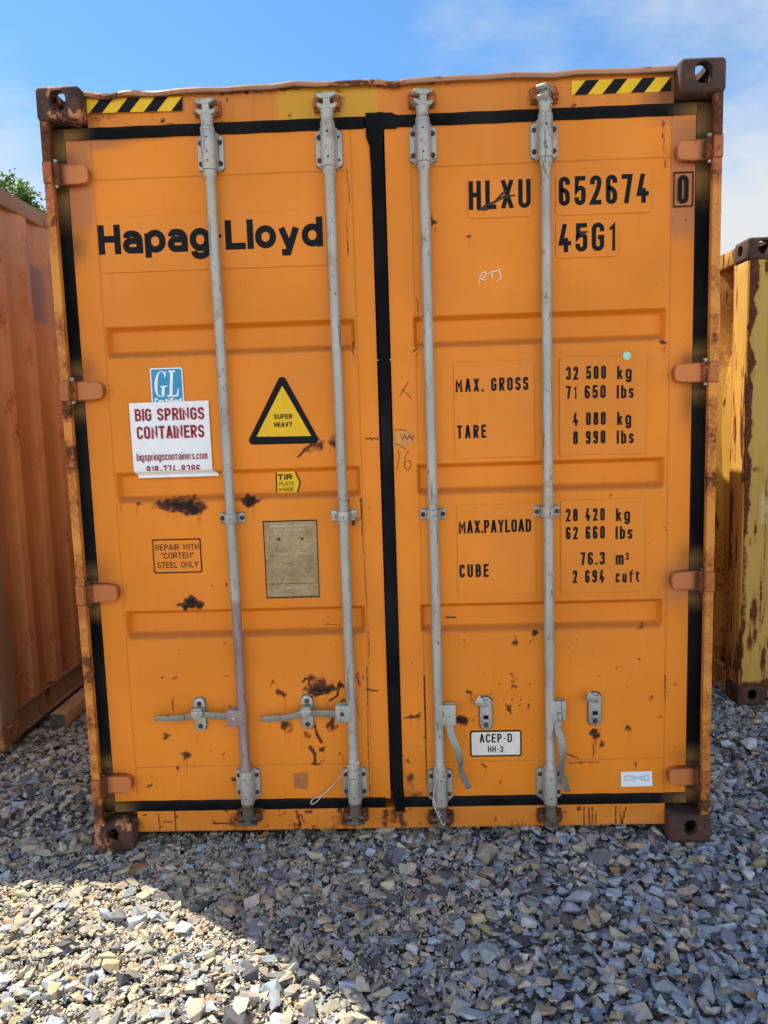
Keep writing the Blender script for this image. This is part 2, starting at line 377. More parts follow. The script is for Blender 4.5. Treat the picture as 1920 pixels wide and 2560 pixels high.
def lettering(name, s, x0, x1, z, cap, t, mat, parent, y, track=.13, slant=0.0, rise=0.0, corner=.34, zcut=None):
    """s written from x0 to x1 on the baseline z; t is the stroke in cap heights; rise tilts the baseline"""
    mb = MB(); words = []; n = len(s)
    fixed = track * (n - 1); base = sum(GL[c][0] if c != ' ' else .30 for c in s)
    cond = ((x1 - x0) / cap - fixed) / base
    X = 0.0; k = 0
    for c in s:
        if c == ' ':          # every word is a piece of its own
            X += .30 * cond + track; words.append(mb); mb = MB(); continue
        w, strokes = GL[c]; w *= cond
        tt = min(t, w * .45) if c not in 'Il.i' else t
        for closed, pts in strokes:
            q = []
            for p in pts:
                gx = X + tt / 2 + p[0] * max(w - tt, 0.0) if c not in 'Il.i' else X + w / 2
                gy = t / 2 + p[1] * (1 - t) if p[1] >= 0 else t / 2 + p[1]
                q.append((gx, gy) + ((p[2],) if len(p) > 2 else ()))
            if not closed:      # flat ends reach the full height
                for e in (0, -1):
                    g = q[e]; o = pts[e]
                    nb = q[1] if e == 0 else q[-2]
                    if abs(nb[0] - g[0]) < 1e-6 or c in 'AVXYNMWkKR147y':
                        if o[1] == 0: q[e] = (g[0], 0.0) + tuple(g[2:])
                        elif o[1] == 1: q[e] = (g[0], 1.0) + tuple(g[2:])
                    if abs(nb[1] - g[1]) < 1e-6 and c in 'TEFLZ2574ft':
                        q[e] = (g[0] + (tt / 2 if g[0] > nb[0] else -tt / 2) * (1 if c in 'TEFL24ft' or e == 0 else 0), g[1])
            Lr = ribbon(round_path(q, closed, corner), closed, tt)
            vs, fs = [], []
            for a, b in Lr:
                for h in (a, b):
                    h = Vector((h.x, min(1.0, h.y if c in 'gpy' else max(0.0, h.y))))
                    hx, hz = x0 + (h.x + slant * h.y) * cap, z + h.y * cap
                    hz += rise * (hx - x0)
                    vs.append((hx, y - 0.00012 * (k % 6), hz))
            m = len(Lr)
            for i in range(m if closed else m - 1):
                j = (i + 1) % m; fs.append((2 * i, 2 * i + 1, 2 * j + 1, 2 * j))
            mb.add(vs, fs); k += 1
        X += w + track
    for mb in words + [mb]:
        if zcut is not None: mb = cut_above(mb, zcut)
        o = obj(name, mb, mat, parent, smooth='open')
    return o
def cut_above(mb, zc):
    me = bpy.data.meshes.new('cut'); me.from_pydata(mb.v, [], mb.f); bm = bmesh.new(); bm.from_mesh(me)
    bmesh.ops.bisect_plane(bm, geom=bm.verts[:] + bm.edges[:] + bm.faces[:], plane_co=(0, 0, zc), plane_no=(0, 0, -1), clear_outer=True)
    bm.verts.index_update(); r = MB(); r.add([v.co[:] for v in bm.verts], [[v.index for v in f.verts] for f in bm.faces])
    bm.free(); bpy.data.meshes.remove(me); return r
def write(s, u0, v0, u1, cap_px, t, mat, parent, y=0.0582, v1=None, name='lettering', **k):
    """lettering measured on the photo: baseline from (u0, v0) to (u1, v1), cap height in photo pixels"""
    x0, z0 = F(u0, v0, y); x1, z1 = F(u1, v1 if v1 is not None else v0, y); _, zt = F(u0, v0 - cap_px, y)
    return lettering(name, s, x0, x1, (z0 + z1) / 2 if v1 is not None else z0, zt - z0, t, mat, parent, y, **k)
def brush(strokes, width, y, name, mat, parent):
    """free hand strokes measured on the photo (pen, chalk, scratch)"""
    mb = MB()
    for i, st in enumerate(strokes):
        pts = [Vector(F(u, v, y)) for u, v in st]
        fine = []
        for a, b in zip(pts[:-1], pts[1:]):
            for q in range(4): fine.append(a.lerp(b, q / 4))
        fine.append(pts[-1]); m = len(fine)
        vs, fs = [], []
        for j in range(m):
            d = (fine[min(j + 1, m - 1)] - fine[max(j - 1, 0)]).normalized(); nn = Vector((-d.y, d.x))
            w = width * (0.35 + 0.65 * math.sin(math.pi * (j + .6) / (m + .2)) ** .6) * random.uniform(.8, 1.15) / 2
            for sg in (1, -1): vs.append((fine[j].x + nn.x * w * sg, y - 0.0001 * i, fine[j].y + nn.y * w * sg))
        for j in range(m - 1): fs.append((2 * j, 2 * j + 1, 2 * j + 3, 2 * j + 2))
        mb.add(vs, fs)
    return obj(name, mb, mat, parent, smooth='open')
def rrect(x0, x1, z0, z1, r, seg=5):
    p = []
    for cx, cz, a0 in ((x1 - r, z1 - r, 0), (x0 + r, z1 - r, 90), (x0 + r, z0 + r, 180), (x1 - r, z0 + r, 270)):
        for k in range(seg + 1):
            a = rad(a0 + 90 * k / seg); p.append((cx + r * math.cos(a), cz + r * math.sin(a)))
    return p
# ------------------------------------------------------------------ materials in use
M = {}
def _pos_z(s, k='Z'):
    x = s.n('ShaderNodeSeparateXYZ'); s.l(s.geo, x.inputs[0]); return x.outputs[k]
M['orange'] = paint('orange_paint', rust=0.0)
M['orange_side'] = paint('faded_orange_side', base=(0.52, 0.27, 0.12), rust=0.2)
M['scratch'] = paint('scratched_to_primer', base=(0.030, 0.016, 0.014), rust=0.3, rust_scale=40)
M['orange_frame'] = paint('orange_frame_paint', base=(0.60, 0.195, 0.022), rust=0.22, rust_scale=11, stretch=(1, 1, 0.25), streak=0.16)
M['post'] = paint('corner_post_paint', base=(0.58, 0.230, 0.042), rust=0.34, rust_scale=10, stretch=(1, 1, 0.22), streak=0.2)
M['hinge'] = paint('hinge_paint', base=(0.50, 0.165, 0.050), rust=0.20, rust_scale=15, stretch=(1, 1, 1), fade=0.2)
M['lip'] = paint('lip_paint', base=(0.36, 0.195, 0.115), rust=0.42, rust_scale=14, stretch=(0.5, 1, 1), fade=0.25)
M['rubber'] = paint('black_rubber', base=(0.0040, 0.0045, 0.0060), fade=0.3, streak=0.0, rough=0.8, spec=0.08, salmon=(0.17, 0.098, 0.036))
M['casting'] = rusty('rusty_casting', chip=(0.42, 0.17, 0.06), chip_amt=0.12)
M['casting_chip'] = rusty('rusty_casting_chipped', chip=(0.40, 0.17, 0.075), chip_amt=0.52)
M['silver'] = steel('silver_paint', base=(0.37, 0.365, 0.34), dirt=0.5)
M['bracket'] = steel('bracket_paint', base=(0.365, 0.365, 0.34), dirt=0.45)
M['handle'] = steel('bare_handle', base=(0.24, 0.235, 0.21), dirt=0.5, metal=0.45, rough=0.42)
M['catch'] = steel('galvanised_catch', base=(0.37, 0.38, 0.37), dirt=0.35, metal=0.5, rough=0.38)
M['cam_low'] = steel('worn_cam', base=(0.10, 0.085, 0.068), dirt=0.7, metal=0.2, rough=0.6)
M['mauve_rod'] = steel('repainted_rod', base=(0.37, 0.365, 0.34), dirt=0.4, low=((0.26, 0.185, 0.19), lambda s: s.step(_pos_z(s), 1.03, 0.985)))
M['bolt'] = rusty('rusty_bolt', a=(0.030, 0.017, 0.013), b=(0.11, 0.05, 0.028))
M['black'] = flat('black_vinyl', (0.006, 0.007, 0.010), 0.6, 0.2, spec=0.12)
M['white'] = flat('white_vinyl', (0.72, 0.75, 0.80), 0.45, 0.03)
M['cream'] = flat('off_white_vinyl', (0.66, 0.66, 0.60), 0.5, 0.07)
M['yellow'] = flat('yellow_vinyl', (0.68, 0.42, 0.012), 0.45, 0.05)
M['blue'] = flat('blue_vinyl', (0.035, 0.26, 0.46), 0.45, 0.08)
M['red'] = flat('red_print', (0.27, 0.016, 0.035), 0.5, 0.05)
M['chalk'] = flat('chalk', (0.75, 0.60, 0.48), 0.9, 0.1)
M['pen'] = flat('marker_pen', (0.06, 0.020, 0.008), 0.6, 0.2)
M['dark'] = flat('dark_hole', (0.008, 0.007, 0.006), 0.9, 0.1)
M['film'] = paint('clear_film_over_paint', base=(0.675, 0.213, 0.019), streak=0.05, rough=0.5)
M['teal'] = flat('teal_vinyl', (0.28, 0.62, 0.55), 0.5, 0.05)
M['faded_blue'] = flat('faded_blue_print', (0.42, 0.56, 0.66), 0.5, 0.1)
def plate_mat():
    s = NT('customs_plate_metal'); a = s.noise(22, 6, .7); b = s.noise(90, 5, .7, stretch=(1, 1, 1.8)); c = s.noise(7, 3)
    col = s.mix(s.step(a, .3, .7), (0.235, 0.165, 0.080), (0.37, 0.275, 0.150)); col = s.mix(s.step(b, .54, .66, 0, .8), col, (0.13, 0.075, 0.030)); col = s.mix(s.step(c, .5, .7, 0, .35), col, (0.42, 0.33, 0.20))
    return s.done(col, .65, s.bump(b, .2, .001), spec=.2)
M['plate'] = plate_mat()
M['tape'] = flat('old_tape', (0.36, 0.14, 0.045), 0.6, 0.12)
M['residue'] = flat('tape_residue', (0.56, 0.24, 0.075), 0.7, 0.15)
M['faint'] = flat('faint_engraving', (0.48, 0.41, 0.29), 0.5, 0.3)
M['wire'] = flat('wire_rope', (0.48, 0.44, 0.37), 0.5, 0.2)
# ------------------------------------------------------------------ shared container pieces
def zprism(mb, poly, zs, mat=0):
    n = len(poly); vs = [(x, y, z) for z in zs for x, y in poly]; fs = []
    for i in range(len(zs) - 1):
        for k in range(n): fs.append((i * n + k, i * n + (k + 1) % n, (i + 1) * n + (k + 1) % n, (i + 1) * n + k))
    fs.append(tuple(range(n - 1, -1, -1))); fs.append(tuple((len(zs) - 1) * n + k for k in range(n)))
    return mb.add(vs, fs, mat)
def casting(x_out, sgn, y0, z0, top, mats, parent, label=None):
    """hollow corner casting with its three lifting holes; x_out is the outer face, sgn points inwards"""
    def bx(a, b, c, d, e, f, bev=0.0, seg=4):
        m = MB().box(min(a, b), max(a, b), c, d, e, f); me = bpy.data.meshes.new('tmp'); me.from_pydata(m.v, [], m.f); finish(me, True, bev, seg)
        o = bpy.data.objects.new('tmp', me); COL.objects.link(o); return o
    def obround(c, ax, la, lb, length):       # la: along first in-plane axis, lb along second; rounded
        r = min(la, lb) / 2; p = rrect(-la / 2, la / 2, -lb / 2, lb / 2, r * 0.98, 7)
        m = MB().prism(p, -length / 2, length / 2); q = []
        for x, y, z in m.v:
            q.append({'y': (c[0] + x, c[1] + y, c[2] + z), 'z': (c[0] + x, c[1] + z, c[2] + y), 'x': (c[0] + y, c[1] + x, c[2] + z)}[ax])
        me = bpy.data.meshes.new('tmp'); me.from_pydata(q, [], m.f); finish(me, True); o = bpy.data.objects.new('tmp', me); COL.objects.link(o); return o
    W_, D_, H_ = .162, .178, .118
    base = bx(x_out, x_out + sgn * W_, y0, y0 + D_, z0, z0 + H_, .018, 4)
    cx, cy, cz = x_out + sgn * .089, y0 + .101, z0 + H_ / 2
    cuts = [bx(x_out + sgn * .032, x_out + sgn * (W_ - .016), y0 + .030, y0 + D_ - .016, z0 + (.014 if top else .028), z0 + H_ - (.022 if top else .014))]
    cuts.append(obround((x_out + sgn * .0815, y0 + .02, cz + (.006 if top else .008)), 'y', .0600 if top else .050, .074 if top else .062, .1))
    cuts.append(obround((cx, cy, z0 + (H_ - .01 if top else .01)), 'z', .080, .130, .08))
    cuts.append(obround((x_out + sgn * .02, cy, cz + (.004 if top else .006)), 'x', .066, .0600, .1))
    for c in cuts:
        md = base.modifiers.new('b', 'BOOLEAN'); md.operation = 'DIFFERENCE'; md.object = c; md.solver = 'EXACT'
    bpy.context.view_layer.update()
    me = bpy.data.meshes.new_from_object(base.evaluated_get(bpy.context.evaluated_depsgraph_get()))
    for o in [base] + cuts:
        m_ = o.data; bpy.data.objects.remove(o); bpy.data.meshes.remove(m_)
    me.materials.clear()
    for m in mats: me.materials.append(m)
    me.shade_smooth(); me.set_sharp_from_angle(angle=rad(38))
    o = bpy.data.objects.new('corner_casting', me); me.name = 'corner_casting'; COL.objects.link(o); attach(o, parent)
    if label: o['label'] = label
    return o
def corrugated(x, y0, y1, z0, z1, side, mat, parent, depth=.036, nz=10, name='side_panel', dent=None, wear_shading=None):
    """trapezoid sheet running along y; side +1 faces +x"""
    ys, xs = [], []; y = y0; per = [(0, 0), (.072, 0), (.140, 1), (.210, 1), (.278, 0)]
    while y < y1:
        for o, d in per[:-1]:
            if y + o <= y1: ys.append(y + o); xs.append(d)
        y += .278
    ys.append(y1); xs.append(0)
    zz = np.linspace(z0, z1, nz); P = np.zeros((len(ys), nz, 3))
    for i, (yy, d) in enumerate(zip(ys, xs)):
        P[i, :, 0] = x - side * depth * d; P[i, :, 1] = yy; P[i, :, 2] = zz
    if dent is not None: P[..., 0] += dent(P[..., 1], P[..., 2])
    o = obj(name, MB().grid(P, flip=side < 0), mat, parent, smooth='open')
    o.data.set_sharp_from_angle(angle=rad(14))
    if wear_shading:
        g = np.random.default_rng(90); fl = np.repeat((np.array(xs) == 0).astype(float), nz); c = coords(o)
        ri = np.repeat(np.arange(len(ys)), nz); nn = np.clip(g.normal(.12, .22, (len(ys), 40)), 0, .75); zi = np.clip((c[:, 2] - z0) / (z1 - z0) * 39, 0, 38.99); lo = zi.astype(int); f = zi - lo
        fattr(o, 'salmon', fl * .58 + .02); fattr(o, 'rust', np.maximum(wear_shading(c[:, 1], c[:, 2]), fl * (nn[ri, lo] * (1 - f) + nn[ri, lo + 1] * f) * .8))  # rust is wear; ridge flats paler, the light on them put into the colour
    return o

# ================================================================== the orange container
YD, YH, YG = .066, .062, .0595
TH = 1.219; HT = 2.896; LEN = 12.192
box = thing('shipping_container', 'orange high cube shipping container with black-sealed doors and four silver locking bars', 'shipping container', (0, 0, 0), 'shipping containers in the yard')

casting(-TH, 1, 0, HT - .118, True, [M['casting_chip']], box, 'rusted corner casting with flaking orange paint')
casting(TH, -1, 0, HT - .118, True, [M['casting']], box)
casting(-TH, 1, 0, 0, False, [M['casting_chip']], box, 'rusted corner casting with flaking orange paint')
casting(TH, -1, 0, 0, False, [M['casting']], box)
# corner posts: an outer flange, an inner flange proud of the door plane
for s in (-1, 1):
    mb = MB(); zs = np.linspace(.1182, HT - .1182, 60)
    poly = [(s * 1.2085, .005), (s * 1.178, .004), (s * 1.176, .012), (s * 1.198, .090), (s * 1.205, .16), (s * 1.2085, .16)]
    if s < 0: poly = poly
    zprism(mb, poly, zs)
    o = obj('corner_post', mb, M['post'], box)
    c = coords(o); zc = c[:, 2]
    r = np.zeros(len(c))
    for z0, amp, w in (((1.585 if s < 0 else 2.60), .75, .05), (.35, .35, .12), (2.70, .75, .16), (.16, .75, .06), ((2.40 if s < 0 else 1.10), .45, .08)):
        r = np.maximum(r, amp * np.exp(-((zc - z0) / w) ** 2))
    kx = np.arange(len(c)) % 6; gz = np.random.default_rng(70 + s); nz_ = np.interp(zc, np.linspace(0, 3, 70), np.clip(gz.normal(.30, .28, 70), 0, .8))
    r = np.maximum(r, np.where((kx == 1) | (kx == 2) | (kx == 0), nz_, 0))
    fattr(o, 'rust', r); fattr(o, 'salmon', np.clip((zc - 2.42) / .1, 0, .8))

# header and sill: pressed sheets with their own wear
def ragged(X, Z, amp=.0050):
    g = np.random.default_rng(4); a, b = np.zeros_like(X), np.zeros_like(X)
    for k in range(14):
        fr = g.uniform(45, 260); th = g.uniform(0, 6.28); w = amp * 60 / (60 + fr * .35)
        a += w * np.sin(fr * (X * math.cos(th) + Z * math.sin(th)) + g.uniform(0, 6.28)) * .7
        th = g.uniform(0, 6.28); b += w * np.sin(fr * (X * math.cos(th) + Z * math.sin(th)) + g.uniform(0, 6.28)) * .7
    return X + a, Z + b
def spots_field(X, Z, spots, y):
    f = np.zeros_like(X); X, Z = ragged(X, Z)
    for sp in spots:
        u, v, ru, rv, k = sp[:5]; ru, rv = (ru * 1.2, rv * 1.15) if k >= .95 else (ru, rv); a = sp[5] if len(sp) > 5 else 0
        x, z = F(u, v, y); px = F(u + 1, v, y)[0] - x
        dx, dz = (X - x) / px, (Z - z) / px
        if a: dx, dz = dx * math.cos(a) + dz * math.sin(a), -dx * math.sin(a) + dz * math.cos(a)
        d = np.sqrt((dx / ru) ** 2 + (dz / rv) ** 2); t = np.clip((1.45 - d) / 1.15, 0, 1)
        f = np.maximum(f, (1.25 if k >= .9 else 1) * k * t * t * (3 - 2 * t))
    return f
def lines_field(X, Z, lines, y):
    f = np.zeros_like(X)
    for (u0, v0, u1, v1, w, k) in lines:
        a, b = np.array(F(u0, v0, y)), np.array(F(u1, v1, y)); px = F(u0 + 1, v0, y)[0] - a[0]
        d = b - a; t = np.clip(((X - a[0]) * d[0] + (Z - a[1]) * d[1]) / max(1e-9, d @ d), 0, 1)
        dist = np.sqrt((X - a[0] - t * d[0]) ** 2 + (Z - a[1] - t * d[1]) ** 2) / px
        q = np.clip((1.6 - dist / w), 0, 1); f = np.maximum(f, k * q)
    return f
def sbox(X, Z, x0, x1, z0, z1, sx=.02, sz=.02):
    a = np.clip((X - x0) / sx + .5, 0, 1) * np.clip((x1 - X) / sx + .5, 0, 1) * np.clip((Z - z0) / sz + .5, 0, 1) * np.clip((z1 - Z) / sz + .5, 0, 1)
    return a
def random_spots(n, u0, u1, v0, v1, r0, r1, k0, k1, seed):
    g = np.random.default_rng(seed); out = []
    for _ in range(n):
        r = r0 + (r1 - r0) * g.random() ** 2.5
        out.append((g.uniform(u0, u1), g.uniform(v0, v1), r, r * g.uniform(.7, 1.8), g.uniform(k0, k1)))
    return out
def sheet_grid(name, xs, zs, y, mat, parent, thick, disp=None):
    X, Z = np.meshgrid(xs, zs, indexing='ij'); Y = np.full_like(X, y)
    if disp is not None: Y = Y + disp(X, Z)
    P = np.stack([X, Y, Z], -1); mb = MB().grid(P, flip=False)
    a, b = X.shape
    rim = [i * b for i in range(a)] + [(a - 1) * b + j for j in range(1, b)] + [i * b + b - 1 for i in range(a - 2, -1, -1)] + [j for j in range(b - 2, 0, -1)]
    base = len(mb.v)
    for i in rim: mb.v.append((mb.v[i][0], y + thick, mb.v[i][2]))
    n = len(rim)
    for k in range(n): mb.f.append((rim[k], base + k, base + (k + 1) % n, rim[(k + 1) % n])); mb.m.append(0)
    o = obj(name, mb, mat, parent, smooth='open')
    return o

o = sheet_grid('header', np.linspace(-1.057, 1.057, 280), np.linspace(2.768, 2.874, 24), YH, M['orange_frame'], box, .06,
               lambda X, Z: .0035 * np.sin(X * 5.1) * np.sin((Z - 2.768) / .106 * math.pi))
c = coords(o); X, Z = c[:, 0].astype(float), c[:, 2].astype(float)
sp = [(508, 275, 24, 24, .62), (822, 262, 36, 30, .80), (798, 262, 14, 26, .8), (1049, 262, 20, 24, .66), (1354, 238, 26, 22, .72), (1660, 250, 10, 10, .5), (405, 303, 8, 6, .8), (420, 310, 20, 3, .6),
      (560, 306, 18, 4, .55), (1437, 262, 8, 6, .7), (1180, 300, 30, 4, .45), (1700, 210, 26, 50, .55), (255, 290, 40, 12, .45), (850, 225, 18, 4, .6), (600, 228, 90, 5, .75), (720, 222, 60, 4, .7), (1100, 205, 50, 4, .6), (1380, 185, 60, 3, .6), (960, 215, 40, 5, .6), (300, 232, 60, 5, .6)]
fattr(o, 'rust', spots_field(X, Z, sp + random_spots(30, 230, 1680, 200, 310, 1.5, 4, .5, .8, 5), YH))
fattr(o, 'yellow', sbox(X, Z, F(694, 250, YH)[0], F(944, 250, YH)[0], 2.70, 2.9, .006, .01) * .9)
fattr(o, 'salmon', np.clip(np.maximum(sbox(X, Z, .90, 1.1, 2.7, 2.81, .25, .03) * .6, sbox(X, Z, -1.1, -.15, 2.82, 2.9, .6, .05) * .45), 0, 1))
fattr(o, 'blacken', np.maximum(sbox(X, Z, .97, 1.1, 2.7, 2.9, .1, .1) * .7, sbox(X, Z, -1.1, -1.02, 2.7, 2.9, .05, .1) * .4))
# bent roof lip over the header
xs = np.linspace(-1.055, 1.055, 300); sec = [(.30, 2.8862), (.052, 2.8862), (.040, 2.8845), (.0360, 2.878), (.0375, 2.868), (.043, 2.866)]
g = np.random.default_rng(3); kn = np.interp(xs, np.linspace(-1.06, 1.06, 26), g.normal(0, 1, 26))
dip = -.004 + .0018 * kn - .011 * np.exp(-((xs - .06) / .030) ** 2) - .007 * np.exp(-((xs + .98) / .045) ** 2) - .006 * np.exp(-((xs + .80) / .07) ** 2) - .004 * np.exp(-((xs - .62) / .05) ** 2)
P = np.zeros((len(xs), len(sec), 3))
for j, (yy, zz) in enumerate(sec):
    w = 0 if j == 0 else (0.35 if j == 1 else 1)
    P[:, j] = np.stack([xs, np.full_like(xs, yy) + (w * -.35 * dip if j > 1 else 0), zz + w * (dip + (.005 if j > 1 else 0))], -1)
o = obj('roof_lip', MB().grid(P, flip=True), M['lip'], box, smooth='open')
c = coords(o); fattr(o, 'rust', np.maximum.reduce([.8 * np.exp(-((c[:, 0] - .06) / .04) ** 2), .7 * np.exp(-((c[:, 0] + .96) / .06) ** 2), .35 * np.exp(-((c[:, 0] + .75) / .10) ** 2)]))

obj('roof_edge', MB().box(-1.056, 1.056, .075, .31, 2.876, 2.8852), M['orange_frame'], box)
o = sheet_grid('sill', np.linspace(-1.057, 1.057, 320), np.linspace(.050, .137, 26), YH, M['orange_frame'], box, .10,
               lambda X, Z: .003 * np.sin(X * 7.3 + 1) * np.sin((Z - .05) / .087 * math.pi))
c = coords(o); X, Z = c[:, 0].astype(float), c[:, 2].astype(float)
sp = [(566, 2082, 30, 8, .85), (495, 2084, 8, 6, .8), (381, 2090, 6, 5, .7), (746, 2061, 9, 8, .85), (675, 2086, 16, 6, .7), (1055, 2079, 26, 9, .8), (1237, 2047, 5, 8, .6), (1296, 2060, 4, 7, .75), (1309, 2059, 4, 7, .75), (1243, 2077, 6, 6, .65), (600, 2050, 34, 26, .60), (868, 2050, 30, 24, .60), (1098, 2048, 36, 26, .62), (1372, 2048, 32, 26, .72),
      (1528, 2061, 6, 5, .85), (402, 2066, 7, 7, .6), (330, 2070, 26, 40, .55), (1700, 2060, 30, 40, .45), (1500, 2080, 40, 4, .6), (900, 2088, 60, 4, .6), (1250, 2088, 80, 4, .55), (420, 2092, 60, 3, .6)]
ln = [(741, 2027, 752, 2062, 3, .8), (752, 2062, 742, 2082, 3, .75), (752, 2035, 763, 2058, 2, .7), (1461, 2019, 1459, 2068, 2, .75), (1474, 2019, 1472, 2060, 2, .75), (1482, 2019, 1478, 2072, 2, .7), (1539, 2018, 1540, 2074, 2, .75), (1550, 2018, 1551, 2074, 2, .7), (1565, 2020, 1553, 2068, 2, .75), (437, 2028, 441, 2090, 1.6, .7), (398, 2032, 398, 2085, 1.5, .6), (965, 2030, 962, 2062, 7, .62), (1000, 2030, 1008, 2066, 8, .62), (985, 2030, 985, 2050, 10, .55), (408, 2055, 432, 2056, 1.6, .7), (532, 2059, 574, 2060, 2, .75), (1490, 2030, 1490, 2075, 1.5, .6)]
fattr(o, 'rust', np.maximum(spots_field(X, Z, sp + random_spots(130, 350, 1660, 2020, 2090, 1.5, 6, .45, .85, 9), YH), lines_field(X, Z, ln, YH)))
fattr(o, 'blacken', np.maximum(np.clip((.058 - Z) / .01, 0, 1) * .5, spots_field(X, Z, [(868, 2050, 28, 20, .3), (1098, 2055, 30, 24, .4)], YH)))

# rubber seals round both doors
def strip(pts_l, pts_r, n=120):                  # a bulging strip between two edges
    def res(p):
        p = np.array(p, float); d = np.concatenate([[0], np.cumsum(np.hypot(*np.diff(p, axis=0).T))]); t = np.linspace(0, d[-1], n)
        return np.stack([np.interp(t, d, p[:, 0]), np.interp(t, d, p[:, 1])], -1)
    a, b = res(pts_l), res(pts_r); P = []
    for k, (f, yy) in enumerate(((0, .012), (0.0, .002), (.18, -.0008), (.5, .0014), (.82, -.0008), (1.0, .002), (1, .012))):
        q = a * (1 - f) + b * f; P.append(np.stack([q[:, 0], np.full(n, YG + yy), q[:, 1]], -1))
    return np.array(P)
def seal_strip(a, b, parent, n=160, dy=0.0):
    P = strip(a, b, n); P[..., 1] += dy
    P[..., 0] += .0006 * np.sin(P[..., 2] * 47); P[..., 2] += .0006 * np.sin(P[..., 0] * 41)
    o = obj('door_seal', MB().grid(P), M['rubber'], parent)
    return o
HZ = [2.478, 1.842, 1.157, .390]     # hinge heights
HZL = [F(150, (400 + 472) / 2, .03)[1], F(180, 978, .03)[1], F(225, 1485, .03)[1], F(250, 1964, .03)[1]]
HZR = [F(1750, 373, .03)[1], F(1740, 931, .03)[1], F(1735, 1452, .03)[1], F(1725, 1944, .03)[1]]
doors = {}
def seal_wear(o, zh, side):
    c = coords(o); x, z = c[:, 0], c[:, 2]; t = np.zeros(len(c)); so_ = np.zeros(len(c))
    for i, h in enumerate(zh):
        lo = .085 if i else .20
        t = np.maximum(t, np.clip(1.25 - np.abs(z - h) / (.13 if i else .20), 0, 1))
        so_ = np.maximum(so_, np.exp(-((z - (h + .05)) / .014) ** 2) * .9); so_ = np.maximum(so_, np.exp(-((z - (h - .052)) / .012) ** 2) * .9)  # thin black bands just above and below each hinge
    if side: t = t * np.clip((side * x - 1.0) / .15, 0, 1)
    else: t = t * np.clip((np.abs(x) - 1.00) / .16, 0, 1)
    fattr(o, 'salmon', t * .95); fattr(o, 'blacken', so_)
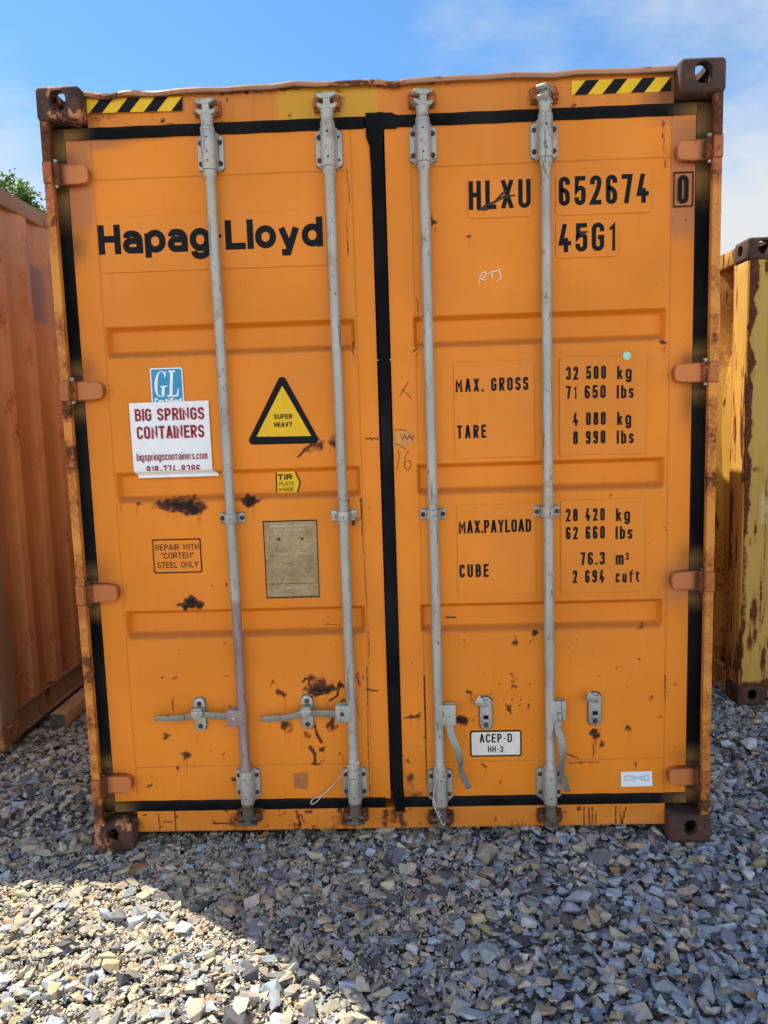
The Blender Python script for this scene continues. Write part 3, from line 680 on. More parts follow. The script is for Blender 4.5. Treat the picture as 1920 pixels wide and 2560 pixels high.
# ------------------------------------------------------------------ the two door leaves
REC = [(2.060, 1.940), (1.511, 1.389), (.966, .848)]
def door_leaf(side):
    xa, xb = (-1.146, -.030) if side < 0 else (.022, 1.138)
    ra, rb = (-1.050, -.107) if side < 0 else (.107, 1.043)
    sa, sb = (-1.054, -.102) if side < 0 else (.118, 1.054)
    def knots(a, b, n, extra):
        k = list(np.linspace(a, b, n))
        for e, w in extra: k += [e - w, e, e + w]
        k = sorted(set(round(v, 5) for v in k if a <= v <= b)); out = [k[0]]
        for v in k[1:]:
            if v - out[-1] > .0011: out.append(v)
        return np.array(out)
    ez = [(2.587, .0016), (.320, .0016)]
    for t, b in REC: ez += [(t, .0015), (t - .011, .005), (t - .022, .0015), (b + .015, .006), (b + .030, .002), (b, .002)]
    xs = knots(xa, xb, 190, [(sa, .0016), (sb, .0016), (ra, .001), (rb, .001), (ra + .010, .001), (rb - .010, .001)])
    zs = knots(.174, 2.730, 430, ez)
    g = np.random.default_rng(11 + side); ph = g.uniform(0, 6, 8)
    def disp(X, Z):
        d = np.zeros_like(X)
        for t, b in REC:
            vz = np.minimum(np.clip((t - Z) / .022, 0, 1), np.clip((Z - b) / .030, 0, 1))
            vx = np.minimum(np.clip((X - ra) / .016, 0, 1), np.clip((rb - X) / .016, 0, 1))
            d = np.maximum(d, .034 * (lambda q: q * q * (3 - 2 * q))(np.minimum(vz, vx)))
        # weld seams, and the slow waviness of thin sheet
        inner = (X > sa) & (X < sb)
        for z in (2.587, .320): d += np.where(inner, .0012 * np.exp(-((Z - z) / .0016) ** 2), 0)
        for x in (sa, sb): d += np.where((Z > .20), .0012 * np.exp(-((X - x) / .0016) ** 2), 0)
        w = (np.sin(X * 5.3 + ph[0]) * np.sin(Z * 3.7 + ph[1]) + .6 * np.sin(X * 9.1 + ph[2]) * np.sin(Z * 6.3 + ph[3])) * .0016 + np.sin(X * 14 + ph[4]) * np.sin(Z * 11.7 + ph[5]) * .0006
        d += (.0018 + w * .5) * np.clip((X - xa) / .06, 0, 1) * np.clip((xb - X) / .06, 0, 1)
        return d
    o = sheet_grid('door', xs, zs, YD, M['orange'], box, .045, disp)
    c = coords(o); X, Z, Y = c[:, 0].astype(float), c[:, 2].astype(float), c[:, 1]
    seam = np.zeros_like(X); inner = (X > sa - .003) & (X < sb + .003)
    for z in (2.587, .320): seam = np.maximum(seam, np.where(inner, np.exp(-((Z - z) / .0022) ** 2), 0))
    for x in (sa, sb): seam = np.maximum(seam, np.exp(-((X - x) / .0022) ** 2) * .8)
    blacken = seam * .30
    # dust caught on the upward slope of each recess
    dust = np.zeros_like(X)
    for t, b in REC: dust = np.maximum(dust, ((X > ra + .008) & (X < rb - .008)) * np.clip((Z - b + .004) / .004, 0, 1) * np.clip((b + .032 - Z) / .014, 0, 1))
    if side < 0:
        S = [(440, 1262, 44, 12, 1.0), (470, 1268, 36, 16, 1.0), (488, 1277, 14, 12, 1.0), (420, 1256, 16, 10, .9), (500, 1256, 16, 6, .8), (460, 1246, 50, 6, .6), (625, 1253, 17, 12, 1.0), (622, 1247, 28, 5, .8), (345, 1261, 9, 4, .8), (301, 1263, 6, 3, .7), (640, 1246, 16, 3, .7),
             (480, 1505, 17, 13, 1.0), (470, 1514, 26, 7, 1.0), (497, 1513, 12, 7, .95), (445, 1512, 12, 3, .6),
             (793, 1112, 18, 16, .62), (770, 1125, 16, 10, .55), (833, 1107, 10, 22, .66), (700, 1732, 9, 9, .85), (708, 1740, 6, 4, .9), (804, 1725, 36, 9, .95), (790, 1735, 30, 6, .9), (820, 1720, 20, 6, .9), (800, 1712, 34, 18, .6), (783, 1694, 20, 12, .58), (849, 1713, 7, 9, .9), (855, 1748, 6, 5, .8),
             (715, 1815, 18, 14, .70), (830, 1815, 12, 19, .72), (766, 1837, 8, 8, .6), (809, 1874, 7, 7, .85), (853, 1884, 6, 6, .8), (794, 1907, 18, 4, .8), (465, 1891, 13, 13, .72), (458, 1886, 8, 7, .7), (416, 1841, 9, 9, .66), (444, 1919, 5, 8, .75), (585, 1953, 8, 7, .8), (374, 1960, 4, 5, .8), (559, 1885, 6, 6, .7), (526, 1877, 3, 5, .7), (433, 1694, 6, 7, .6), (578, 1768, 14, 5, .8), (896, 1700, 8, 20, .68),
             (334, 1838, 3, 7, .7), (408, 1694, 3, 3, .7), (682, 1705, 7, 6, .6), (680, 1712, 4, 7, .6), (697, 1998, 3, 3, .7), (455, 1996, 3, 3, .7), (565, 1462, 4, 5, .7), (528, 1465, 3, 3, .7), (310, 797, 3, 4, .7), (870, 1255, 8, 6, .75), (893, 1290, 5, 14, .75), (886, 1300, 5, 16, .7), (882, 880, 6, 3, .8), (925, 1270, 4, 3, .7), (924, 1300, 3, 4, .7)]
        LN = [(744, 1143, 770, 1118, 2, .9), (770, 1118, 795, 1098, 2.2, .95), (758, 1706, 762, 1696, 2, .9), (762, 1696, 772, 1700, 2, .85), (772, 1700, 780, 1735, 2.2, .9), (849, 1705, 843, 1740, 2.5, .9), (843, 1740, 824, 1752, 2.5, .9), (786, 1812, 792, 1835, 3, .85), (792, 1835, 803, 1855, 4, .85), (775, 1868, 787, 1885, 4, .85), (787, 1885, 788, 1907, 3.5, .85), (432, 1742, 431, 1780, 1.5, .75),
              (917, 1668, 922, 1900, 1.6, .62), (922, 1900, 926, 1995, 1.6, .62), (917, 1724, 944, 1728, 2, .8), (868, 430, 874, 505, 1.8, .55), (868, 520, 870, 640, 1.5, .55), (882, 850, 883, 885, 2, .6), (903, 1246, 905, 1330, 2, .68), (885, 1730, 900, 1800, 2, .55), (900, 1250, 925, 1640, 1.2, .5)]
        S += random_spots(60, 270, 960, 1560, 1995, .8, 2.6, .5, .8, 21) + random_spots(24, 220, 960, 340, 1500, .7, 1.8, .45, .75, 22)
        sal = sbox(X, Z, -1.2, -1.052, 2.395, 2.74, .05, .12) * .80
        sal = np.maximum(sal, sbox(X, Z, -1.2, -.90, 2.69, 2.74, .22, .02) * .75)
        for h in HZL[1:]: sal = np.maximum(sal, sbox(X, Z, -1.2, -1.03, h - .10, h + .09, .10, .10) * .34)
        blacken = np.maximum(blacken, .62 * np.exp(-(((X + 1.135) / .045) ** 2 + ((Z - 2.355) / .055) ** 2)))
        blacken = np.maximum(blacken, .42 * np.exp(-(((X + 1.14) / .05) ** 2 + ((Z - HZL[1] - .085) / .05) ** 2)))
        blacken = np.maximum(blacken, .34 * np.exp(-(((X + 1.14) / .05) ** 2 + ((Z - HZL[2] - .085) / .06) ** 2)))
        blacken = np.maximum(blacken, .55 * np.exp(-(((X + .90) / .16) ** 2 + ((Z - 2.728) / .010) ** 2)))
        blacken = np.maximum(blacken, .35 * np.exp(-(((X + 1.14) / .03) ** 2 + ((Z - 2.66) / .03) ** 2)))
    else:
        S = [(1084, 548, 7, 18, .8), (1084, 560, 5, 6, .95), (1168, 591, 9, 5, .85), (1162, 588, 4, 4, .85), (1197, 1025, 5, 7, .5), (1460, 580, 11, 6, .6), (1270, 497, 22, 9, .62), (1240, 510, 30, 8, .5), (1657, 856, 12, 4, .85), (1664, 858, 6, 6, .8), (1040, 878, 10, 4, .85), (1380, 402, 8, 3, .8),
             (1220, 1026, 15, 8, .58), (1205, 1010, 4, 6, .5), (1336, 1581, 7, 4, .9), (1290, 1606, 10, 9, .72), (1327, 1606, 4, 4, .7), (1084, 1606, 4, 7, .85), (1160, 1599, 5, 3, .85), (1597, 1647, 3, 4, .9), (1544, 1672, 3, 4, .85), (1284, 1698, 6, 6, .75), (1289, 1718, 7, 8, .78), (1174, 1733, 6, 8, .75), (1322, 1765, 3.5, 13, .85), (1261, 1750, 3, 6, .8), (1275, 1773, 3, 12, .7), (1154, 1802, 14, 11, .98), (1180, 1800, 6, 6, .7),
             (1487, 1831, 12, 8, .95), (1494, 1840, 7, 7, .95), (1480, 1826, 7, 4, .8), (1507, 1860, 9, 8, .65), (1568, 1820, 8, 8, .72), (1556, 1745, 3, 3, .8), (1032, 1792, 20, 4, .75), (1045, 1787, 8, 4, .7), (1209, 1912, 10, 3, .75), (1252, 1953, 4, 5, .75), (1588, 1915, 5, 8, .8), (1627, 1736, 3, 12, .6), (1686, 1716, 4, 4, .75), (1692, 1716, 3, 3, .75), (1684, 552, 3, 3, .85), (1714, 552, 2, 2, .8), (1637, 926, 4, 4, .6), (1665, 1322, 4, 3, .8), (1594, 1570, 4, 4, .6), (1605, 1566, 6, 6, .55), (1527, 1235, 6, 3, .8),
             (1661, 310, 5, 8, .8), (1659, 340, 3, 3, .8), (988, 757, 3, 3, .9), (968, 300, 2, 3, .9), (1025, 1950, 12, 24, .55), (1040, 1990, 20, 12, .5), (1667, 1968, 3, 5, .7), (1020, 1900, 8, 8, .5), (1660, 700, 2, 3, .6)]
        LN = [(1197, 525, 1230, 508, 3, .95), (1230, 508, 1258, 492, 3.2, .98), (1258, 492, 1287, 488, 2.6, .95), (1115, 1548, 1139, 1549, 2, .9), (1405, 1880, 1445, 1896, 3, .55), (1487, 1845, 1484, 1889, 2, .55), (1012, 1795, 1050, 1790, 2, .8), (1265, 1760, 1279, 1786, 2, .75), (1060, 420, 1064, 560, 1.3, .5), (1042, 740, 1046, 800, 1.8, .5), (1061, 1690, 1064, 1800, 1.8, .72), (1064, 1800, 1066, 1960, 1.6, .62), (1663, 1690, 1665, 1760, 1.6, .6), (1420, 1908, 1500, 1906, 2, .55), (1657, 306, 1664, 420, 1.6, .55)]
        S += random_spots(90, 1010, 1720, 1560, 1985, .8, 2.6, .5, .8, 31) + random_spots(40, 1230, 1340, 1680, 1800, .8, 2.6, .5, .85, 33) + random_spots(26, 1000, 1720, 340, 1500, .7, 1.8, .45, .75, 32)
        sal = sbox(X, Z, 1.050, 1.2, 2.29, 2.74, .03, .12) * .85
        sal = np.maximum(sal, sbox(X, Z, .95, 1.2, 2.69, 2.74, .2, .02) * .6)
        for h, k in zip(HZR[1:], (.30, .62, .30)): sal = np.maximum(sal, sbox(X, Z, 1.02, 1.2, h - (.12 if k > .5 else .08), h + .08, .10, .10) * k)
        blacken = np.maximum(blacken, .58 * np.exp(-(((X - 1.13) / .04) ** 2 + ((Z - HZR[1] - .05) / .035) ** 2)))
        blacken = np.maximum(blacken, .50 * np.exp(-(((X - 1.13) / .035) ** 2 + ((Z - HZR[1] + .10) / .10) ** 2)))
        blacken = np.maximum(blacken, .45 * np.exp(-(((X - 1.13) / .045) ** 2 + ((Z - HZR[2] - .08) / .06) ** 2)))
        blacken = np.maximum(blacken, .30 * np.exp(-(((X - 1.12) / .05) ** 2 + ((Z - HZR[3] - .07) / .05) ** 2)))
        blacken = np.maximum(blacken, .40 * np.exp(-(((X - .05) / .03) ** 2 + ((Z - .19) / .02) ** 2)))
    rust = np.maximum(spots_field(X, Z, S, YD), lines_field(X, Z, LN, YD))
    # thin runs of rust water below the bigger wounds
    run = np.zeros_like(X); g = np.random.default_rng(40 + side)
    for sp in S:
        if sp[4] >= .7 and sp[2] >= 5:
            for _ in range(2 if sp[2] > 12 else 1):
                u = sp[0] + g.uniform(-.7, .7) * sp[2]; x, z = F(u, sp[1], YD); ln_ = g.uniform(.04, .16)
                run = np.maximum(run, .42 * np.exp(-((X - x) / .0048) ** 2) * np.clip((z - Z) / .01, 0, 1) * np.clip(1 - (z - Z) / ln_, 0, 1))
    for u, v in [(500, 1830), (492, 1832), (752, 1828), (765, 1826), (640, 2000), (1200, 1830), (1488, 1815)]:
        x, z = F(u, v, YD); run = np.maximum(run, .30 * np.exp(-((X - x) / .005) ** 2) * np.clip((z - Z) / .01, 0, 1) * np.clip(1 - (z - Z) / .13, 0, 1))
    fattr(o, 'rust', np.maximum(rust, run)); fattr(o, 'salmon', np.maximum(sal, dust * .42)); fattr(o, 'blacken', np.clip(np.maximum(blacken, dust * .16), 0, 1))
    doors[side] = o
    # seals
    xo, xi = (-1.199, -1.147) if side < 0 else (1.190, 1.139)
    sl = seal_strip([(min(xo, xi), .140), (min(xo, xi), 2.768)], [(max(xo, xi), .140), (max(xo, xi), 2.768)], o); seal_wear(sl, HZL if side < 0 else HZR, side)
    a, b = (-1.147, -.05) if side < 0 else (.02, 1.139)
    for z0, z1 in ((2.728, 2.769), (.137, .179)):
        st = seal_strip([(a, z1), (b, z1)], [(a, z0), (b, z0)], o, dy=.0006); seal_wear(st, [z0], 0)
    if side > 0:
        lf = [F(u, v, YG) for u, v in ((914, 283), (914, 340), (924, 365), (938, 651), (952, 1063), (963, 1474), (975, 1885), (985, 2000), (988, 2028))]
        rt = [F(u, v, YG) for u, v in ((958, 281), (957, 340), (957, 365), (967, 651), (978, 1063), (992, 1474), (1002, 1850), (1010, 1990), (1013, 2028))]
        ce = seal_strip(lf, rt, o, n=260, dy=-.004)
        tp = obj('door_seal', MB().prism([F(u, v, YG) for u, v in ((955, 282), (978, 281), (990, 287), (992, 320), (955, 321))], YG - .003, YG + .01), M['rubber'], o, bevel=.002)
    # hinges
    for i, h in enumerate(HZL if side < 0 else HZR):
        s = side; zc = h; hh = .037; mb = MB()
        e = 1.062 if not (side < 0 and i == 0) else 1.058
        up = [(e, .004), (e + .003, .018), (e + .012, hh - .008), (e + .045, hh - .002), (1.190, hh)]      # half outline of the blade
        st = np.concatenate([np.linspace(e, e + .015, 6), np.linspace(e + .02, 1.190, 26)]); hz = np.interp(st, [p[0] for p in up], [p[1] for p in up])
        nf = 10; n_ = nf + 2
        for q, h_ in zip(st, hz):
            for k in range(nf): mb.v.append((s * q, .034, zc - h_ + 2 * h_ * k / (nf - 1)))
            mb.v.append((s * q, YD + .004, zc + h_)); mb.v.append((s * q, YD + .004, zc - h_))
        for k in range(len(st) - 1):
            for j in range(n_): mb.f.append((k * n_ + j, k * n_ + (j + 1) % n_, (k + 1) * n_ + (j + 1) % n_, (k + 1) * n_ + j)); mb.m.append(0)
        mb.f += [tuple(range(n_ - 1, -1, -1)), tuple((len(st) - 1) * n_ + j for j in range(n_))]; mb.m += [0, 0]
        mb.lathe((s * 1.176, .030, zc), [(.0165, -.0375), (.0175, -.034), (.0175, .034), (.0165, .0375)], seg=18)
        hg = obj('hinge', mb, M['hinge'], o, bevel=.0045, seg=2)
        cc = coords(hg); ax = np.abs(cc[:, 0])
        dark = {(-1, 0): .75, (1, 0): .8, (1, 2): .8, (1, 3): .45, (-1, 3): .35}.get((s, i), .08)
        fattr(hg, 'blacken', np.clip(dark * 1.3 * np.exp(-((ax - 1.158) / .017) ** 2) + .75 * np.exp(-((np.abs(cc[:, 2] - zc) - .038) / .0035) ** 2) + .45 * np.exp(-((ax - e) / .004) ** 2), 0, .95))  # black along the blade's edges and end, and in a band near the knuckle
        fattr(hg, 'rust', np.clip(np.exp(-((ax - 1.185) / .025) ** 2) * (.55 if i == 3 else .36) + .4 * np.exp(-((np.abs(cc[:, 2] - zc) - .036) / .006) ** 2), 0, .9))
        # the lugs welded on the post, above and below the knuckle, and the pin
        mb = MB()
        mb.box(min(s * 1.2105, s * 1.178), max(s * 1.2105, s * 1.178), -.002, .03, zc - hh - .001, zc + hh + .001)
        lug = obj('hinge_lug', mb, M['hinge'], box, bevel=.004)
        cc = coords(lug); fattr(lug, 'rust', np.full(len(cc), .36 if i in (0, 3) else .24)); fattr(lug, 'blacken', .9 * np.exp(-((np.abs(cc[:, 2] - zc) - .038) / .003) ** 2))  # black line along the lug's upper and lower edges
        pin = MB().lathe((s * 1.176, .030, zc), [(.009, -.047), (.009, .044), (.013, .044), (.013, .049), (.004, .051)], seg=14)
        obj('hinge_pin', pin, M['catch'] if i in (0, 1) else M['bolt'], o)
    return o
door_leaf(-1); door_leaf(1)

# the rest of the box: sides, roof, floor, far end
for s in (-1, 1):
    corrugated(s * (TH - .006), .17, LEN - .15, .155, 2.79, s, M['orange_side'], box)
    obj('top_rail', MB().box(min(s * (TH - .002), s * (TH - .062)), max(s * (TH - .002), s * (TH - .062)), .179, LEN - .01, 2.785, 2.872), M['orange_frame'], box, bevel=.006)
    mb = MB().box(min(s * (TH - .002), s * (TH - .012)), max(s * (TH - .002), s * (TH - .012)), .179, LEN - .01, .030, .165)
    mb.box(min(s * (TH - .014), s * (TH - .06)), max(s * (TH - .014), s * (TH - .06)), .181, LEN - .012, .026, .034)
    obj('bottom_rail', mb, M['orange_frame'], box, bevel=.003)
ys = np.arange(.30, LEN - .1, .0522); P = np.zeros((len(ys), 2, 3)); P[:, 0, 0] = -TH + .06; P[:, 1, 0] = TH - .06; P[..., 1] = ys[:, None]
P[..., 2] = (2.872 + .012 * (np.arange(len(ys)) % 4 < 2))[:, None]
obj('roof', MB().grid(P, flip=True), M['orange_frame'], box, smooth='open')
obj('end_wall', MB().box(-TH + .01, TH - .01, LEN - .17, LEN - .02, .04, 2.868), M['orange_side'], box)
mb = MB().box(-TH + .08, TH - .08, .18, LEN - .13, .115, .150)
for k in range(38): mb.box(-TH + .062, TH - .062, .32 + k * .31, .365 + k * .31, .034, .1145)
obj('floor', mb, M['orange_frame'], box)
# ------------------------------------------------------------------ locking bars
def arc_pts(r, cy, a0, a1, n): return [(r * math.cos(rad(a0 + (a1 - a0) * k / n)), cy - r * math.sin(rad(a0 + (a1 - a0) * k / n))) for k in range(n + 1)]
RY = .030
def bolts(mb, pts, y, r=.0093, mat=1, h=.006):
    for x, z in pts: mb.lathe((x, y, z), [(r * .45, -h), (r * .8, -h * .8), (r, -h * .3), (r, .001)], 'y', 14, mat)
def bracket(x, z0, z1, parent, missing=()):
    zc, hz = (z0 + z1) / 2, (z1 - z0) / 2
    pad = MB().prism(rrect(x - .0495, x + .0495, z0 - .003, z1 + .003, .014), YD - .003, YD + .002, 2)
    mb = pad; mb.prism(rrect(x - .0475, x + .0475, z0, z1, .013), YD - .010, YD - .0028)
    prof = [(-.033, YD - .0101), (-.0285, YD - .014), (-.0262, RY + .012)] + [(p[0], p[1]) for p in arc_pts(.0262, RY, 180, 0, 16)][1:-1] + [(.0262, RY + .012), (.0285, YD - .014), (.033, YD - .0101)]
    zprism(mb, [(x + a, b) for a, b in prof], [z0 - .008, zc, z1 + .008])
    bolts(mb, [(x + a * .0355, zc + b * (hz - .023)) for a in (-1, 1) for b in (-1, 1) if (a, b) not in missing], YD - .010)
    for a, b in missing: mb.lathe((x + a * .0355, YD - .010, zc + b * (hz - .023)), [(.0055, -.0008), (.0055, .001)], 'y', 12, 2)
    for b in (-1, 1): mb.lathe((x, RY - .0264, zc + b * (hz - .020)), [(.0050, -.0006), (.0050, .004)], 'y', 10, 2)
    return obj('bearing_bracket', mb, [M['bracket'], M['bolt'], M['dark']], parent, bevel=.0016, seg=2)
def cam_head(x, zb, up, rot, parent, mat):
    mb = MB(); s = 1 if up else -1
    pr = [(.0262, .0), (.0262, .011), (.0225, .013), (.0215, .030), (.0245, .046), (.0235, .056)]
    mb.lathe((0, 0, 0), [(r, s * h) for r, h in pr], seg=20)
    k = .72 if not up else 1.0
    low = [(-.037, .066), (-.030, .057), (-.018, .050), (.018, .050), (.030, .057), (.037, .066), (.033, .071), (.016, .068), (-.016, .068), (-.033, .071)]
    mb.prism([(a, s * (b * k + (1 - k) * .05)) for a, b in low], -.019, .019)
    web = [(-.013, .060), (.013, .060), (.012, .098), (-.012, .098)]
    mb.prism([(a, s * (b * k + (1 - k) * .05)) for a, b in web], -.0165, .0165)
    topb = [(-.037, .097), (-.031, .090), (-.012, .086), (.012, .088), (.026, .096), (.036, .101), (.034, .108), (.010, .107), (-.034, .104)]
    mb.prism([(a, s * (b * k + (1 - k) * .05)) for a, b in topb], -.018, .018)
    c, q = math.cos(rot), math.sin(rot)
    mb.v = [(x + c * a - q * b, RY + q * a + c * b, zb + d) for a, b, d in mb.v]
    return obj('locking_cam', mb, mat, parent, bevel=.0028, seg=2)
def keeper(x, zc, up, parent, k):
    mb = MB(); s = 1 if up else -1
    for d in (-1, 1):
        mb.prism([(x + d * .016, zc - .030), (x + d * .046, zc - .026), (x + d * .050, zc + .004), (x + d * .044, zc + .026), (x + d * .022, zc + .030), (x + d * .018, zc + .012)], YH - .020, YH + .004)
        mb.prism([(x + d * .026, zc - s * .012 - .012), (x + d * .048, zc - s * .012 - .012), (x + d * .046, zc - s * .012 + .010), (x + d * .028, zc - s * .012 + .010)], YH - .040, YH - .019)
    mb.box(x - .050, x + .050, YH - .004, YH + .003, zc - .028, zc + .026)
    o = obj('cam_keeper', mb, M['hinge'], parent, bevel=.004); fattr(o, 'rust', np.full(len(o.data.vertices), k)); return o
BARS = [(-.612, -.598, 341, 427, 528, 1923, 1993, 622, 1295.5, 0.0), (-.180, -.170, 327, 418, 823, 1920.5, 1991, 888, 1289.5, 0.05),
        (.160, .170, 318, 406, 1060, 1925, 1998, 1103, 1286, 0.32), (.595, .600, 308, 396, 1361, 1920, 1993, 1374, 1279, 0.95)]
for i, (xt, xb, v0, v1, u, w0, w1, ub, vc, rot) in enumerate(BARS):
    zt1, zt0 = F(u, v0, YD - .008)[1], F(u, v1, YD - .008)[1]; zb1, zb0 = F(ub, w0, YD - .008)[1], F(ub, w1, YD - .008)[1]
    X = lambda z: xb + (xt - xb) * (z - zb0) / (zt1 - zb0)
    mb = MB(); zs = [zb0 - .006, zb0 + .03, zb1 + .004, zb1 + .008, zb1 + .022, zb1 + .030, zb1 + .4, 1.2, 1.7, zt0 - .4, zt0 - .036, zt0 - .028, zt0 - .010, zt0 - .006, zt1 - .03, zt1 + .006]
    rs = [.0185] * 2 + [.0185, .0235, .0240, .0190] + [.0188] * 5 + [.0240, .0235, .0185, .0185, .0185]
    g = np.random.default_rng(60 + i); vs = []; seg = 20
    for z, r in zip(zs, rs):
        for k in range(seg):
            a = 2 * math.pi * k / seg; vs.append((X(z) + r * math.cos(a), RY + r * math.sin(a), z))
    fs = [(j * seg + k, j * seg + (k + 1) % seg, (j + 1) * seg + (k + 1) % seg, (j + 1) * seg + k) for j in range(len(zs) - 1) for k in range(seg)]
    mb.add(vs, fs)
    bar = obj('locking_bar', mb, M['mauve_rod'] if i == 0 else M['silver'], box)
    bar['label'] = ['silver locking bar repainted mauve towards its foot', 'chipped silver locking bar with handle latched', 'silver locking bar with bent handle hanging open', 'silver locking bar with wavy handle hanging open'][i]
    bracket(X(zt0), zt0, zt1, bar, missing=((1, 1), (1, -1)) if i == 1 else ())
    bracket(X(zb0), zb0, zb1, bar)
    cam_head(X(zt1), zt1 + .008, True, rot, bar, M['bracket'])
    cam_head(X(zb0), zb0 - .008, False, -rot, bar, M['cam_low'])
    keeper(X(zt1), zt1 + .092, True, box, (.34, .46, .44, .44)[i]); keeper(X(zb0), zb0 - .072, False, box, (.66, .62, .7, .66)[i])
    # guide clamp half way up
    zc = F(u + (ub - u) * (vc - 380) / 1580, vc, .048)[1]; x = X(zc)
    mb = MB().prism(rrect(x - .0495, x + .0495, zc - .0225, zc + .0225, .010), YD - .003, YD + .002, 2)
    prof = [(-.048, YD - .0029), (-.048, YD - .009), (-.034, YD - .0095), (-.0275, YD - .014), (-.0245, RY + .010)] + arc_pts(.0245, RY, 180, 0, 14)[1:-1] + [(.0245, RY + .010), (.0275, YD - .014), (.034, YD - .0095), (.048, YD - .009), (.048, YD - .0029)]
    zprism(mb, [(x + a, b) for a, b in prof], [zc - .0195, zc + .0195])
    bolts(mb, [(x - .038, zc), (x + .038, zc)], YD - .009, .0092, 3 if i == 1 else 1)
    mb.lathe((x + .002, RY - .0247, zc), [(.0045, -.0006), (.0045, .004)], 'y', 10, 2)
    obj('guide_clamp', mb, [M['catch'] if i == 1 else M['bracket'], M['bolt'], M['dark'], M['silver']], bar, bevel=.0016)
    # handle
    if i < 2:
        hub = [(568, 601, 1773, 1815), (839, 870, 1767, 1809)][i]
        path = [[(575, 1790), (548, 1790), (517, 1787), (495, 1786), (478, 1790), (460, 1794), (430, 1796), (387, 1796)], [(845, 1785), (818, 1784), (785, 1782), (765, 1781), (748, 1785), (730, 1792), (700, 1796), (653, 1797)]][i]
        yy = [.024, .022, .021, .021, .022, .027, .030, .030]; hw = [.0145, .0145, .012, .0115, .0125, .0125, .0120, .0112]
    else:
        hub = [(1109, 1140, 1771, 1821), (1383, 1414, 1767, 1815)][i - 2]
        path = [[(1122, 1800), (1126, 1826), (1133, 1850), (1145, 1876), (1151, 1904), (1151, 1922), (1159, 1944), (1173, 1971)], [(1394, 1800), (1395, 1822), (1402, 1848), (1407, 1872), (1404, 1903), (1403, 1925), (1410, 1950), (1420, 1979)]][i - 2]
        yy = [.024, .012, -.004, -.012, -.012, -.004, .002, .004]; hw = [.014, .0145, .0150, .0145, .0125, .0095, .0125, .0110]
    px, (z1, z0) = [F(q, 1790, .02)[0] for q in hub[:2]], [F(600, q, .02)[1] for q in hub[2:]]
    if i < 2: xa, xb_ = px[0], X(z0) + .004
    else: xa, xb_ = X(z0) - .004, px[1]
    mb = MB().prism(rrect(min(xa, xb_), max(xa, xb_), z0, z1, .006), .009, .015); mb.prism(rrect(min(xa, xb_), max(xa, xb_), z0, z1, .006), .034, .040)
    e = xb_ if i >= 2 else xa; mb.box(min(e, e + (.006 if i < 2 else -.006)), max(e, e + (.006 if i < 2 else -.006)), .0155, .0335, z0 + .012 if i < 2 else z0 + .02, z1 - .004) if i >= 2 else None
    xm = (xa + xb_) / 2 - (.006 if i < 2 else -.006); bolts(mb, [(xm, (z0 + z1) / 2)], .009, .0085, 1, .004)
    obj('handle_hub', mb, [M['mauve_rod'] if i == 0 else M['bracket'], M['bolt'] if i == 1 else M['catch']], bar, bevel=.0018)
    q = [(F(a, b, c)[0], c, F(a, b, c)[1]) for (a, b), c in zip(path, yy)]
    fine, fw = [], []
    for k in range(len(q) - 1):
        for t in (0, .33, .66): fine.append(tuple(np.array(q[k]) * (1 - t) + np.array(q[k + 1]) * t)); fw.append(hw[k] * (1 - t) + hw[k + 1] * t)
    fine.append(q[-1]); fw.append(hw[-1])
    sm = np.array(fine); sm[1:-1] = (sm[:-2] + 2 * sm[1:-1] + sm[2:]) / 4
    mb = MB().tube([tuple(p) for p in sm], 0, flat=(fw, .0042, (0, -1, 0)))
    obj('handle', mb, M['handle'], bar, bevel=.0022)
